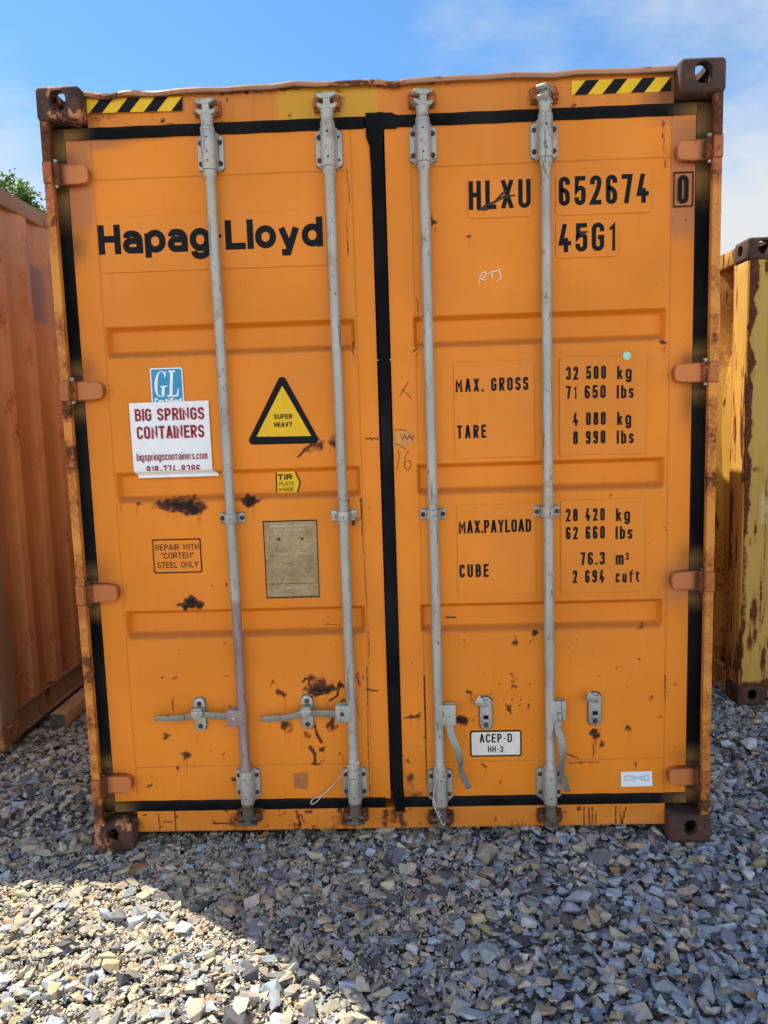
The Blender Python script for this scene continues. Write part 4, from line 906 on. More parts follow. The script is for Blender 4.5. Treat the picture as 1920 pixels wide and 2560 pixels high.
# handle catches on the doors
for i, (ua, ub, va, vb) in enumerate([(484, 517, 1745, 1826), (752, 785, 1738, 1821), (1199, 1230, 1742, 1823), (1471, 1503, 1731, 1813)]):
    y = YD - .006; (x0, z1), (x1, z0) = F(ua, va, y), F(ub, vb, y); xm = (x0 + x1) / 2; zm = (z0 + z1) / 2; r = (x1 - x0) / 2 - .001
    mb = MB().prism(rrect(x0 - .003, x1 + .003, z0 - .003, z1 + .003, r), YD - .004, YD + .002, 2)
    mb.prism(rrect(x0, x1, z0, z1, r), YD - .011, YD - .0038)
    bolts(mb, [(xm, z1 - .022), (xm, z0 + .020)], YD - .011, .0098)
    if i < 2:      # latch folded down over the handle
        hz = F(ua, (1786, 1782)[i], .02)[1]
        mb.prism([(xm - .016, z1 - .034), (xm + .016, z1 - .034), (xm + .018, hz + .014), (xm - .018, hz + .014)], YD - .030, YD - .0112)
        mb.prism([(xm - .020, hz + .016), (xm + .022, hz + .016), (xm + .024, hz + .004), (xm + .004, hz - .022), (xm - .014, hz - .016), (xm - .022, hz + .002)], .006, .0135)
        mb.prism([(xm - .018, hz + .016), (xm + .018, hz + .016), (xm + .018, hz + .024), (xm - .018, hz + .024)], .010, .040)
    else:          # latch swung aside, slot empty
        mb.prism(rrect(xm - .011, xm + .011, zm - .024, zm - .006, .002), YD - .0118, YD - .010, 2)
        mb.prism([(xm - .012, zm - .034), (xm + .012, zm - .034), (xm + .012, zm - .022), (xm - .012, zm - .022)], YD - .019, YD - .0112)
        a, b = F((1186, 1464)[i - 2], (1766, 1756)[i - 2], .03), F((1198, 1474)[i - 2], (1739, 1729)[i - 2], .03)
        mb.prism([(xm + .010, z1 - .008), (xm - .010, z1 - .034), (a[0] + .004, a[1] + .010), a, (a[0] - .003, a[1] + .014), (b[0] - .006, b[1] - .008), b, (xm - .01, z1 - .004)], .030, .036)
        mb.prism([(xm - .016, z1 - .034), (xm + .010, z1 - .034), (xm + .010, z1 - .010), (xm - .016, z1 - .010)], .0361, YD - .0112)
    o = obj('handle_catch', mb, [M['catch'], M['bolt'], M['dark']], box, bevel=.0016)
    o['label'] = ['catch latched over the handle beside the mauve bar', 'catch latched over the handle', 'empty catch with latch swung aside', 'empty catch with latch swung aside'][i]

# ------------------------------------------------------------------ stickers, plates and lettering
YS = YD - .0016            # front of a sticker
def px_poly(pts, y): return [F(u, v, y) for u, v in pts]
def sticker(name, pts, mat, y=YS, thick=.0014, parent=box, label=None):
    o = obj(name, MB().prism(px_poly(pts, y), y, y + thick), mat, parent)
    if label: o['label'] = label
    return o
def rr_px(u0, v0, u1, v1, r, y):
    (a, d), (b, c) = F(u0, v0, y), F(u1, v1, y); return rrect(min(a, b), max(a, b), min(c, d), max(c, d), r)
L_, R_ = doors[-1], doors[1]
for (u0, v0, u1, v1), d in (((246, 545, 819, 662), L_), ((1134, 907, 1336, 1140), R_), ((1399, 894, 1614, 1132), R_), ((1142, 1264, 1340, 1485), R_), ((1402, 1252, 1610, 1478), R_), ((1169, 441, 1330, 540), R_), ((1390, 432, 1627, 530), R_), ((1390, 551, 1546, 640), R_)):
    obj('clear_film', MB().sheet(rr_px(u0, v0, u1, v1, .012, YD - .0020), YD - .0020), M['film'], d, smooth='open')
K = M['black']; yl = YD - .0030
# shipping line name and codes
write('Hapag', 248, 637, 528, 74, .222, K, L_, yl, v1=627, track=.075, name='company_lettering', corner=.30)
write('-', 541, 622, 559, 74, .20, K, L_, yl, name='company_lettering')
write('Lloyd', 565, 625, 808, 74, .222, K, L_, yl, v1=615, track=.085, name='company_lettering', corner=.30)
for s, u0, u1, v, cap, t in (('HLXU', 1172.5, 1327, 525, 72, .158), ('652674', 1397, 1621.5, 515, 73, .158), ('45G1', 1397, 1538, 631, 71, .158), ('0', 1694, 1721, 509, 71, .158)):
    write(s, u0, v, u1, cap, t, K, R_, yl, track=.16, name='container_number', corner=.24)
(a, d), (b, c_) = F(1684, 430, yl), F(1733, 516, yl); mb = MB()
for q in (((a, a + .0045), (c_, d)), ((b - .0045, b), (c_, d)), ((a + .0045, b - .0045), (d - .0045, d)), ((a + .0045, b - .0045), (c_, c_ + .0045))): mb.sheet([(q[0][0], q[1][0]), (q[0][1], q[1][0]), (q[0][1], q[1][1]), (q[0][0], q[1][1])], yl)
obj('check_digit_box', mb, K, R_, smooth='open')
for s, u0, u1, v, cap in (('MAX. GROSS', 1139, 1321, 980.5, 33), ('TARE', 1143, 1216, 1096.5, 33), ('32 500', 1415, 1515, 950, 33), ('kg', 1543, 1579, 948, 33), ('71 650', 1415, 1514, 998, 33), ('lbs', 1543, 1584, 996, 33), ('4 080', 1433, 1514, 1064.5, 33), ('kg', 1543, 1578, 1063, 33), ('8 990', 1433, 1513.5, 1111, 33), ('lbs', 1543, 1584, 1109.5, 33),
                          ('MAX.PAYLOAD', 1147, 1328, 1334, 32), ('CUBE', 1149, 1222, 1444, 32.5), ('28 420', 1415, 1512, 1304, 32), ('kg', 1540, 1575, 1303, 32), ('62 660', 1415, 1512, 1349, 32), ('lbs', 1540, 1581, 1348, 32), ('76.3', 1451, 1512, 1413, 32), ('m', 1539, 1559, 1412, 32), ('2 694', 1432, 1511, 1458, 32), ('cuft', 1539, 1598, 1457, 32)):
    write(s, u0, v, u1, cap, .166, K, R_, yl, track=.10 if 'PAY' in s else .20, name='weight_lettering', corner=.22)
write('3', 1564, 1400, 1572, 18, .17, K, R_, yl, name='weight_lettering', corner=.22)

# scratches torn through film and letters
brush([[(1196, 527), (1212, 515), (1232, 507), (1250, 497), (1262, 491), (1288, 488)], [(1236, 506), (1256, 484), (1266, 476)], [(1204, 524), (1222, 522)]], .0095, YD - .0042, 'scratch', M['scratch'], R_)
brush([[(1448, 578), (1458, 581), (1470, 579)], [(1452, 585), (1464, 584)]], .0075, YD - .0042, 'scratch', M['scratch'], R_)
# hazard stripes on the header
for u0, u1, vl, vr, h, lab in ((217, 456, 283, 277, 36, 'striped tape beside the flaking corner casting'), (1429, 1678, 238, 228, 36, 'striped tape beside the plain rusted corner casting')):
    y = YH - .0045
    base = obj('hazard_stripe', MB().prism(px_poly([(u0, vl), (u1, vr), (u1, vr - h), (u0, vl - h)], y), y, y + .0024), M['yellow'], box); base['label'] = lab
    mb = MB(); n = 4; w = (u1 - u0)
    for k in range(n):
        a0 = u0 + 6 + k * w * .285; a1 = a0 + w * .135; sh = w * .118
        q = [(a0, 0), (a1, 0), (a1 + sh, 1), (a0 + sh, 1)]
        q2 = []
        for (u, t), (uu, tt) in zip(q, q[1:] + q[:1]):
            if u <= u1: q2.append((u, t))
            if (u <= u1) != (uu <= u1): f = (u1 - u) / (uu - u); q2.append((u1, t + (tt - t) * f))
        mb.sheet([F(u, vl + (vr - vl) * (u - u0) / w - h * t, y - .0008) for u, t in q2], y - .0008)
    obj('black_bars', mb, K, base, smooth='open')

# blue certificate sticker, half hidden by the paper notice
gl = obj('certificate_sticker', MB().prism(rr_px(374, 921, 461, 1012, .006, YS), YS, YS + .0014), M['white'], box)
obj('blue_field', MB().sheet(rr_px(377, 924, 458, 1012, .005, YS - .0008), YS - .0008), M['blue'], gl, smooth='open')
def serif_poly(polys, u0, v0, u1, v1, y, name, mat, parent, slant=0.0):
    (a, d), (b, c) = F(u0, v0, y), F(u1, v1, y); mb = MB()
    for i, p in enumerate(polys): mb.sheet([(a + (b - a) * (q[0] + slant * q[1]), c + (d - c) * q[1]) for q in p], y - .00012 * i)
    return obj(name, mb, mat, parent, smooth='open')
def ring_arc(cx, cy, rx, ry, wx, a0, a1, n=18, thin=.35):
    o, i_ = [], []
    for k in range(n + 1):
        a = rad(a0 + (a1 - a0) * k / n); w = wx * (thin + (1 - thin) * abs(math.cos(a)))
        o.append((cx + rx * math.cos(a), cy + ry * math.sin(a))); i_.append((cx + (rx - w) * math.cos(a), cy + (ry - w * .55) * math.sin(a)))
    return o + i_[::-1]
G_ = [ring_arc(.26, .5, .26, .5, .12, 52, 300), [(.36, .0), (.42, .05), (.42, .40), (.30, .40), (.30, .12)], [(.24, .38), (.52, .38), (.52, .43), (.24, .43)], [(.38, .80), (.42, .70), (.45, .98), (.41, .98)]]
L2 = [[(.62, .03), (.74, .03), (.74, .97), (.62, .97)], [(.54, .94), (.82, .94), (.82, 1), (.54, 1)], [(.54, 0), (.98, 0), (.98, .06), (.54, .06)], [(.90, .0), (.98, .0), (1.0, .30), (.95, .30)]]
serif_poly(G_ + L2, 381, 928, 447, 991, YS - .0014, 'initials', M['white'], gl, slant=.10)
write('Certified', 387, 1015, 455, 18.5, .17, M['white'], gl, YS - .0014, v1=1011, track=.07)

# paper notice, its foot following the recess inwards
def notice():
    y = YD - .0045
    tl, tr, br, bl = (322, 1008), (521, 1001), (531, 1173), (335, 1179)
    a, b, c, d = [np.array(F(*p, y)) for p in (tl, tr, br, bl)]
    nu, nv = 14, 16; P = np.zeros((nu, nv + 5, 3)); g = np.random.default_rng(5)
    for i in range(nu):
        s = i / (nu - 1); top = a * (1 - s) + b * s; bot = d * (1 - s) + c * s
        for j in range(nv):
            t = j / (nv - 1); p = top * (1 - t) + bot * t; P[i, j] = (p[0], y - .0006 * math.sin(s * 7 + t * 3), p[1])
        e = bot + np.array([.006 + .010 * s, 0])
        for k, (dz, dy) in enumerate(((.004, .003), (.009, .012), (.013, .019), (.019, .022), (.027, .020))):
            f = (k + 1) / 5; P[i, nv + k] = (bot[0] + (e[0] - bot[0]) * f + .004 * f, y + dy, bot[1] - dz)
    return obj('paper_notice', MB().grid(P, flip=True), M['white'], box, smooth='open')
pn = notice(); yp = YD - .0062
write('BIG SPRINGS', 338, 1054, 511, 31, .175, M['red'], pn, yp, v1=1048, track=.10, corner=.24, rise=.0)
write('CONTAINERS', 343, 1099, 511, 32, .175, M['red'], pn, yp, v1=1093, track=.09, corner=.24)
write('bigspringscontainers.com', 342, 1153, 519, 19, .125, M['red'], pn, yp, v1=1147, track=.08, corner=.22)
zc_ = F(430, 1176, yp)[1]
write('918-774-8386', 367, 1186, 501, 21, .155, M['red'], pn, yp, v1=1182, track=.12, corner=.22, zcut=zc_)

# weight warning triangle
def round_tri(pts, y, r):
    q = [Vector(F(u, v, y)) for u, v in pts]; out = []
    for i in range(3):
        p, a, b = q[i], (q[i - 1] - q[i]).normalized(), (q[(i + 1) % 3] - q[i]).normalized(); k = r / math.tan(a.angle(b) / 2); s0, s1 = p + a * k, p + b * k
        bis = (a + b).normalized(); cen = p + bis * (r / math.sin(a.angle(b) / 2)); a0 = math.atan2(s0.y - cen.y, s0.x - cen.x); a1 = math.atan2(s1.y - cen.y, s1.x - cen.x)
        dlt = (a1 - a0 + math.pi) % (2 * math.pi) - math.pi
        for t in range(9): w = a0 + dlt * t / 8; out.append((cen.x + r * math.cos(w), cen.y + r * math.sin(w)))
    return out
wt = obj('warning_triangle', MB().prism(round_tri([(704.5, 930), (802.5, 1108), (616, 1112)], YS, .016), YS, YS + .0014), K, box)
obj('yellow_field', MB().sheet(round_tri([(705.5, 964), (778, 1090), (641, 1092)], YS - .0008, .002), YS - .0008), M['yellow'], wt, smooth='open')
write('SUPER', 685, 1048, 731, 12, .20, K, wt, YS - .0014, track=.12, corner=.3); write('HEAVY', 686, 1068, 731, 12, .20, K, wt, YS - .0014, track=.12, corner=.3)

# customs arrow plate in the recess
yt = YD + .0325
tp = sticker('arrow_sticker', [(689, 1176), (738, 1175), (752, 1206), (743, 1238), (691, 1239)], K, yt, .0014)
ins = [(692, 1179), (736, 1178), (748.5, 1206), (740.5, 1235), (694, 1236)]
obj('yellow_field', MB().sheet(px_poly(ins, yt - .0008), yt - .0008), M['yellow'], tp, smooth='open')
write('TIR', 694.5, 1200, 731, 14, .24, K, tp, yt - .0014, track=.16, corner=.3); write('PLATE', 698, 1214.5, 735, 9.5, .13, K, tp, yt - .0014, track=.16); write('INSIDE', 698.5, 1228.5, 735, 9, .13, K, tp, yt - .0014, track=.15)

# repair note: a thin black outline straight on the paint
rs_ = obj('repair_sticker', MB().prism(rr_px(380, 1349, 506, 1431, .008, YS), YS, YS + .0014), K, box)
obj('bare_field', MB().sheet(rr_px(383, 1352, 503, 1428, .006, YS - .0008), YS - .0008), M['film'], rs_, smooth='open')
write('REPAIR WITH', 389, 1376, 497, 14.5, .13, K, rs_, YS - .0014, v1=1374, track=.14); write('"CORTEN"', 404, 1397, 484, 14.5, .13, K, rs_, YS - .0014, v1=1395, track=.14); write('STEEL ONLY', 394, 1420, 496, 14.5, .13, K, rs_, YS - .0014, v1=1418, track=.14)

# customs approval plate
cp = sticker('approval_plate', [(659, 1306), (790, 1302), (797, 1490), (669, 1493)], M['plate'], YD - .003, .0028)
sticker('backing_board', [(656.5, 1303), (792, 1299), (799, 1493), (667, 1496)], K, YD - .0004, .0012, parent=cp)
for u, v in ((697, 1348), (755, 1347)):
    x, z = F(u, v, YD - .004); obj('rivet', MB().lathe((x, YD - .003, z), [(.003, -.003), (.0062, -.0015), (.0065, .001)], 'y', 12), M['bolt'], cp)
for s, u0, u1, v, cap in (('APPROVED FOR TRANSPORT', 674, 776, 1319, 6), ('UNDER CUSTOMS SEAL', 685, 762, 1328.5, 6), ('CSC SAFETY APPROVAL', 688, 772, 1388, 6), ('HAPAG-LLOYD', 714, 762, 1472, 6)):
    write(s, u0, v, u1, cap, .18, M['faint'], cp, YD - .0037, track=.18)
mb = MB(); a = F(668, 1461, YD - .0036); b = F(796, 1458, YD - .0036); mb.sheet([(a[0], a[1]), (b[0], b[1]), (b[0], b[1] + .002), (a[0], a[1] + .002)], YD - .0036)
obj('scored_line', mb, M['bolt'], cp, smooth='open')

# small plates low on the right leaf
ac = obj('inspection_plate', MB().prism(rr_px(1175, 1827.5, 1304, 1890, .009, YS), YS, YS + .0014), K, box)
obj('pale_field', MB().sheet(rr_px(1178.5, 1831, 1300.5, 1886.5, .006, YS - .0008), YS - .0008), M['cream'], ac, smooth='open')
write('ACEP-D', 1199, 1857.5, 1280, 22, .16, K, ac, YS - .0014, v1=1855, track=.16, corner=.25); write('HH-3', 1220, 1881, 1258, 15, .16, K, ac, YS - .0014, v1=1880, track=.16, corner=.25)
ci = sticker('maker_sticker', [(1552, 1930), (1630, 1928), (1631, 1965), (1553, 1967)], M['white'])
write('CIMC', 1560, 1953.5, 1624, 15, .26, M['faded_blue'], ci, YS - .0008, v1=1952, track=.10)
x, z = F(1567, 889, YS)
obj('round_sticker', MB().lathe((x, YS - .0016, z), [(.0148, 0), (.0148, .0030)], 'y', 24), M['teal'], box)
sticker('tape_remnant', [(734, 1933), (769, 1932), (767, 1972), (737, 1971)], M['tape'])
# hand writing
brush([[(1197, 713), (1200, 690), (1206, 682), (1213, 679), (1216, 684), (1211, 692), (1201, 697), (1213, 701), (1217, 699)], [(1220, 687), (1228, 680), (1241, 677), (1245, 674)], [(1232, 680), (1229, 692), (1231, 698)], [(1253, 671), (1247, 675), (1250, 683), (1253, 692), (1248, 700), (1241, 702)]], .0042, YD - .0012, 'chalk_writing', M['chalk'], R_)
brush([[(1021, 953), (1012, 970), (998, 992)], [(1002, 972), (1018, 984), (1030, 998)], [(995, 1123), (998, 1140), (992, 1178)], [(1022, 1124), (1012, 1145), (1011, 1168), (1020, 1176), (1028, 1165), (1024, 1150), (1013, 1155)], [(985, 1076), (1000, 1074), (1018, 1077)], [(988, 1108), (1003, 1116), (1016, 1124)]], .0026, YD - .0012, 'marker_scribble', M['pen'], R_)
brush([[(1000, 1085), (1007, 1100), (1012, 1086), (1018, 1100), (1023, 1086), (1030, 1101), (1034, 1088), (1026, 1094), (1012, 1094)]], .0028, YD - .0012, 'marker_scribble', M['pen'], R_)
brush([[(912, 1090), (918, 1100), (925, 1093), (930, 1101), (936, 1094), (944, 1101), (946, 1088)], [(915, 1096), (932, 1097), (945, 1095)], [(812, 1560), (830, 1561), (853, 1563)], [(813, 1562), (822, 1557)]], .0026, YD - .0012, 'marker_scribble', M['pen'], L_)
obj('tape_residue', MB().sheet(px_poly([(985, 1082), (1013, 1076), (1036, 1082), (1034, 1108), (1008, 1120), (982, 1112)], YD - .0008), YD - .0008), M['residue'], R_, smooth='open')
# ================================================================== neighbours
def grey_patch(s, col):
    y, z = _pos_z(s, 'Y'), _pos_z(s, 'Z')
    w = s.math('MULTIPLY', s.math('SUBTRACT', s.noise(3.0, 3), 0.5), 0.10)
    a = s.math('MULTIPLY', s.step(s.math('ADD', y, w), 1.475, 1.485), s.step(s.math('ADD', z, w), 2.305, 2.312))
    a = s.math('MULTIPLY', a, s.step(s.math('ADD', s.math('ADD', z, w), s.math('MULTIPLY', y, .28)), 3.085, 3.075))
    return s.mix(s.math('MULTIPLY', a, .80), col, (0.17, 0.14, 0.165))
def pale_top(s, col):      # blends to a paler pink towards the top
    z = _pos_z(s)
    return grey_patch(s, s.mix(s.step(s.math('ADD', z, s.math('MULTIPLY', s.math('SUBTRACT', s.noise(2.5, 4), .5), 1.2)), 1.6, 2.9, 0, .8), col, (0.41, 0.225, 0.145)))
M['terra'] = paint('terracotta_paint', base=(0.33, 0.145, 0.060), salmon=(0.47, 0.235, 0.115), rust=0.24, rust_scale=8, stretch=(1, 1, .2), streak=.22, fade=.2, extra=pale_top)  # salmon here is the paler ridge tone, light put into the colour
M['terra_frame'] = paint('terracotta_frame_paint', base=(0.25, 0.150, 0.095), rust=0.46, rust_scale=9, stretch=(1, 1, .2), streak=.2, fade=.2)
M['ochre'] = paint('ochre_paint', base=(0.52, 0.31, 0.055), rust=0.40, rust_scale=10, stretch=(1, 1, .35), streak=.25, fade=.16)
M['ochre_post'] = paint('ochre_post_paint', base=(0.52, 0.30, 0.065), rust=0.58, rust_scale=13, stretch=(1, 1, .15), streak=.25, fade=.18)
M['olive'] = paint('olive_paint', base=(0.42, 0.275, 0.058), rust=0.40, rust_scale=13, stretch=(1, 1, .16), streak=.3, fade=.16, salmon=(.50, .42, .22))

def neighbour(x_in, side, y0, z0, h, L, mats, name_label, ridge0, dent=None):
    """a container beside the orange one; side +1: its inner long side faces +x"""
    side_m, frame_m, front_m, cast_m = mats
    t = thing('shipping_container', name_label, 'shipping container', (x_in - side * 1.219, y0, z0), 'shipping containers in the yard')
    x_far = x_in - side * 2.438; top = z0 + h
    for xo, sg in ((x_in, -side), (x_far, side)):
        casting(xo, sg, y0, top - .118, True, [cast_m], t); casting(xo, sg, y0, z0, False, [cast_m], t)
        mb = MB(); s = -sg
        zprism(mb, [(xo - s * .004, y0 + .012), (xo - s * .012, y0 + .004), (xo - s * .095, y0 + .004), (xo - s * .095, y0 + .060), (xo - s * .05, y0 + .075), (xo - s * .05, y0 + .172), (xo - s * .004, y0 + .172)], np.linspace(z0 + .1182, top - .1182, 40))
        p = obj('corner_post', mb, frame_m, t, bevel=.004)
        if side < 0:
            c = coords(p); fattr(p, 'rust', np.clip(.75 - .38 * c[:, 2], .05, .50) * (c[:, 1] > y0 + .02))  # rust heavier low on the post, shade put into the colour with it
        if side < 0 and s == side:
            xs = xo - s * np.linspace(.0135, .158, 40); zz = np.linspace(z0 + .119, top - .119, 260)
            pf = sheet_grid('post_face', np.sort(xs), zz, y0 + .0005, front_m, t, .003); c = coords(pf); d = np.abs(c[:, 0] - xo); z = c[:, 2]; g = np.random.default_rng(8)
            wd = np.interp(z, np.linspace(0, 2.6, 40), np.clip(g.normal(.040, .012, 40), .018, .07)) * np.where(z > 1.15, 1, .7)
            rr = np.clip((wd - d) / .02 + .5, 0, 1) * np.where((z > 1.0) | (z < .5), .95, .55)
            for cx, cz, sx, sz, k in ((.075, 1.02, .010, .05, .8), (.085, .55, .016, .10, .85), (.06, .38, .02, .06, .75), (.115, .62, .008, .20, .7), (.05, .95, .015, .03, .6), (.10, 2.44, .012, .05, .85), (.09, .42, .015, .05, .8), (.13, .9, .006, .3, .5), (.07, 1.35, .03, .02, .5)):
                rr = np.maximum(rr, k * np.exp(-((d - cx) / sx) ** 2 - ((z - cz) / sz) ** 2))
            fattr(pf, 'rust', np.maximum(rr, np.clip((z0 + .16 - z) / .04, 0, .9))); fattr(pf, 'salmon', .7 * np.exp(-((z - 1.15) / .14) ** 2 - ((d - .12) / .03) ** 2))
        corrugated(xo - s * .008, y0 + ridge0, y0 + L - .15, z0 + .16, top - .085, s, side_m, t, nz=60, dent=dent if s == side else None, wear_shading=(lambda Y, Z: np.clip(.62 - .5 * (Z - .3), 0, .50) * (.75 + .35 * np.sin(Z * 7 + Y * 5)) * 1.0 + .62 * np.exp(-((Y - 1.70) / .07) ** 2) * np.clip(np.sin(Z * 2.6 - 4.4), 0, 1)) if side < 0 else (lambda Y, Z: np.clip(.30 - .25 * Z, 0, .3)))  # yellow side: rust deepens downwards, with the shade there put into its colour
        obj('top_rail', MB().box(min(xo - s * .002, xo - s * .06), max(xo - s * .002, xo - s * .06), y0 + .179, y0 + L - .01, top - .105, top - .018), frame_m, t, bevel=.006)
        mb = MB().box(min(xo - s * .046, xo - s * .052), max(xo - s * .046, xo - s * .052), y0 + .179, y0 + L - .01, z0 + .022, z0 + .155)
        mb.box(min(xo - s * .004, xo - s * .06), max(xo - s * .004, xo - s * .06), y0 + .18, y0 + L - .012, z0 + .156, z0 + .162); mb.box(min(xo - s * .010, xo - s * .045), max(xo - s * .010, xo - s * .045), y0 + .18, y0 + L - .012, z0 + .016, z0 + .0215)
        obj('bottom_rail', mb, frame_m, t)
    xa, xb = sorted((x_in, x_far))
    ys = np.arange(y0 + .2, y0 + L - .1, .0522); P = np.zeros((len(ys), 2, 3)); P[:, 0, 0] = xa + .06; P[:, 1, 0] = xb - .06; P[..., 1] = ys[:, None]; P[..., 2] = (top - .03 + .012 * (np.arange(len(ys)) % 4 < 2))[:, None]
    obj('roof', MB().grid(P, flip=True), side_m, t, smooth='open')
    obj('end_wall', MB().box(xa + .01, xb - .01, y0 + L - .17, y0 + L - .02, z0 + .04, top - .032), side_m, t)
    obj('floor', MB().box(xa + .08, xb - .08, y0 + .18, y0 + L - .13, z0 + .115, z0 + .15), frame_m, t)
    obj('header', MB().box(xa + .163, xb - .163, y0 + .035, y0 + .12, top - .12, top - .02), frame_m, t, bevel=.006)
    obj('sill', MB().box(xa + .163, xb - .163, y0 + .035, y0 + .14, z0 + .03, z0 + .14), frame_m, t, bevel=.006)
    # two plain door leaves with a locking bar each side of the middle
    xm = (xa + xb) / 2
    for a, b in ((xa + .097, xm - .006), (xm + .006, xb - .097)):
        xs = np.linspace(a, b, 90); zs = np.linspace(z0 + .142, top - .122, 120)
        def disp(X, Z):
            d = np.zeros_like(X)
            for k in range(4):
                zc = z0 + .55 + k * .52; d = np.maximum(d, .03 * np.clip((.055 - np.abs(Z - zc)) / .02, 0, 1) * np.clip((X - a - .09) / .015, 0, 1) * np.clip((b - .09 - X) / .015, 0, 1))
            return d
        d_ = sheet_grid('door', xs, zs, y0 + .058, front_m, t, .04, disp)
        c = coords(d_); fattr(d_, 'salmon', .8 * np.clip(1 - np.abs(c[:, 2] - z0 - .95) / .35, 0, 1) * np.clip(1.2 - np.abs(c[:, 0] - a - .16) / .10, 0, 1) if side < 0 else np.zeros(len(c)))
        for f in (.27, .73):
            xr = a + (b - a) * f; mb = MB().lathe((xr, y0 + .028, z0 + .06), [(.0185, 0), (.0185, h - .12)], seg=14)
            for zc in (z0 + .18, top - .2, z0 + h * .5): mb.box(xr - .045, xr + .045, y0 + .012, y0 + .0575, zc - .03, zc + .03)
            obj('locking_bar', mb, M['bracket'], t)
    for s2, xe in ((-1, xa), (1, xb)):
        for zz in (z0 + .36, z0 + 1.0, z0 + h * .62, z0 + h * .86):
            obj('hinge', MB().prism([(xe - s2 * .03, zz - .034), (xe - s2 * .18, zz - .026), (xe - s2 * .19, zz), (xe - s2 * .18, zz + .026), (xe - s2 * .03, zz + .034)], y0 + .020, y0 + .0575), frame_m, t, bevel=.005)
    return t
LX, LY, LZ = -2.0, .80, .070
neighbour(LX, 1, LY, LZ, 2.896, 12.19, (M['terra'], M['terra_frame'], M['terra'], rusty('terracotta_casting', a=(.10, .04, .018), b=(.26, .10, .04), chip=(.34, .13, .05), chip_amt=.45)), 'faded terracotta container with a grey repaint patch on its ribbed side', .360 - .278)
def bulge(Y, Z):
    a = .045 * np.exp(-((Y - 1.80) / .10) ** 2) * np.exp(-((Z - 1.62) / .42) ** 2) - .05 * np.exp(-((Y - 1.74) / .07) ** 2) * np.exp(-((Z - 2.15) / .22) ** 2)
    return -a
RX, RYY, RZ = 1.922, 1.406, 0.0
rt_ = neighbour(RX, -1, RYY, RZ, 2.591, 12.19, (M['ochre'], M['ochre_post'], M['olive'], M['casting']), 'battered yellow container with peeling rusty paint and lower roof', .12, dent=bulge)

# ------------------------------------------------------------------ timber baulk under the terracotta container's edge
def wood():
    s = NT('weathered_timber')
    g = s.noise(30, 6, 0.65, stretch=(6, .22, 6)); k = s.noise(4, 3)
    col = s.mix(s.step(g, .32, .7), (0.36, 0.19, 0.085), (0.60, 0.37, 0.19)); col = s.mix(s.step(k, .55, .75, 0, .5), col, (0.20, 0.11, 0.055))
    n = s.n('ShaderNodeSeparateXYZ'); s.l(s.n('ShaderNodeNewGeometry').outputs['True Normal'], n.inputs[0])
    rings = s.noise(60, 4, .6); end = s.step(n.outputs['Y'], -.6, -.8)
    col = s.mix(end, col, s.mix(rings, (0.060, 0.052, 0.042), (0.12, 0.10, 0.08)))
    return s.done(col, .8, s.bump(g, .4, .003))
mb = MB(); ny = 30; vs = []
for k in range(ny):
    y = 1.277 + k * .10; w = .004 * math.sin(k * 1.3)
    for x, z in ((-1.994, .002), (-1.902, .002), (-1.906 + w * .4, .0835), (-1.992, .0830)): vs.append((x + .012 * k * .1 * 0, y, z))
fs = [(j * 4 + k, j * 4 + (k + 1) % 4, (j + 1) * 4 + (k + 1) % 4, (j + 1) * 4 + k) for j in range(ny - 1) for k in range(4)] + [(3, 2, 1, 0), tuple((ny - 1) * 4 + k for k in range(4))]
mb.add(vs, fs)
o = obj('timber_beam', mb, wood(), None, bevel=.004); tag(o, 'squared timber beam with grey sawn end on gravel under terracotta container', 'timber beam', kind='thing')

# ------------------------------------------------------------------ wire seals hanging from the bars
def wire(pts, r, label):
    q = [(F(u, v, y)[0], y, F(u, v, y)[1]) for u, v, y in pts]
    P = [Vector(p) for p in q]; fine = []
    for i in range(len(P) - 1):
        a, b, c, d = P[max(i - 1, 0)], P[i], P[i + 1], P[min(i + 2, len(P) - 1)]
        for k in range(6):
            t = k / 6; fine.append(.5 * ((2 * b) + (c - a) * t + (2 * a - 5 * b + 4 * c - d) * t * t + (3 * b - a - 3 * c + d) * t ** 3))
    fine.append(P[-1]); o = obj('wire_seal', MB().tube(fine, r, 8), M['wire']); tag(o, label, 'wire seal', 'wire seals on the locking bars'); return o
wire([(868, 1916, .008), (882, 1913, .008), (897, 1904, .010), (893, 1912, .006), (868, 1926, .010), (850, 1942, .030), (833, 1962, .045), (812, 1983, .050), (800, 1989, .052), (784, 1997, .050), (777, 2006, .048), (782, 2010, .048), (793, 2003, .050), (804, 1990, .050), (818, 1978, .050), (826, 1971, .050)], .0024, 'thin wire seal with twisted loop slanting left across the door foot')
wire([(1110, 1915, .010), (1098, 1926, .006), (1089, 1918, .014), (1090, 1935, .005), (1092, 1952, .004), (1086, 1972, .004), (1084, 1992, .006), (1083, 2008, .010), (1088, 2022, .012), (1096, 2038, .010), (1104, 2056, .008), (1110, 2063, .008), (1112, 2056, .010), (1105, 2042, .010), (1097, 2028, .012), (1088, 2010, .012), (1085, 1996, .010)], .0026, 'pale wire seal dangling straight down over a lower cam')

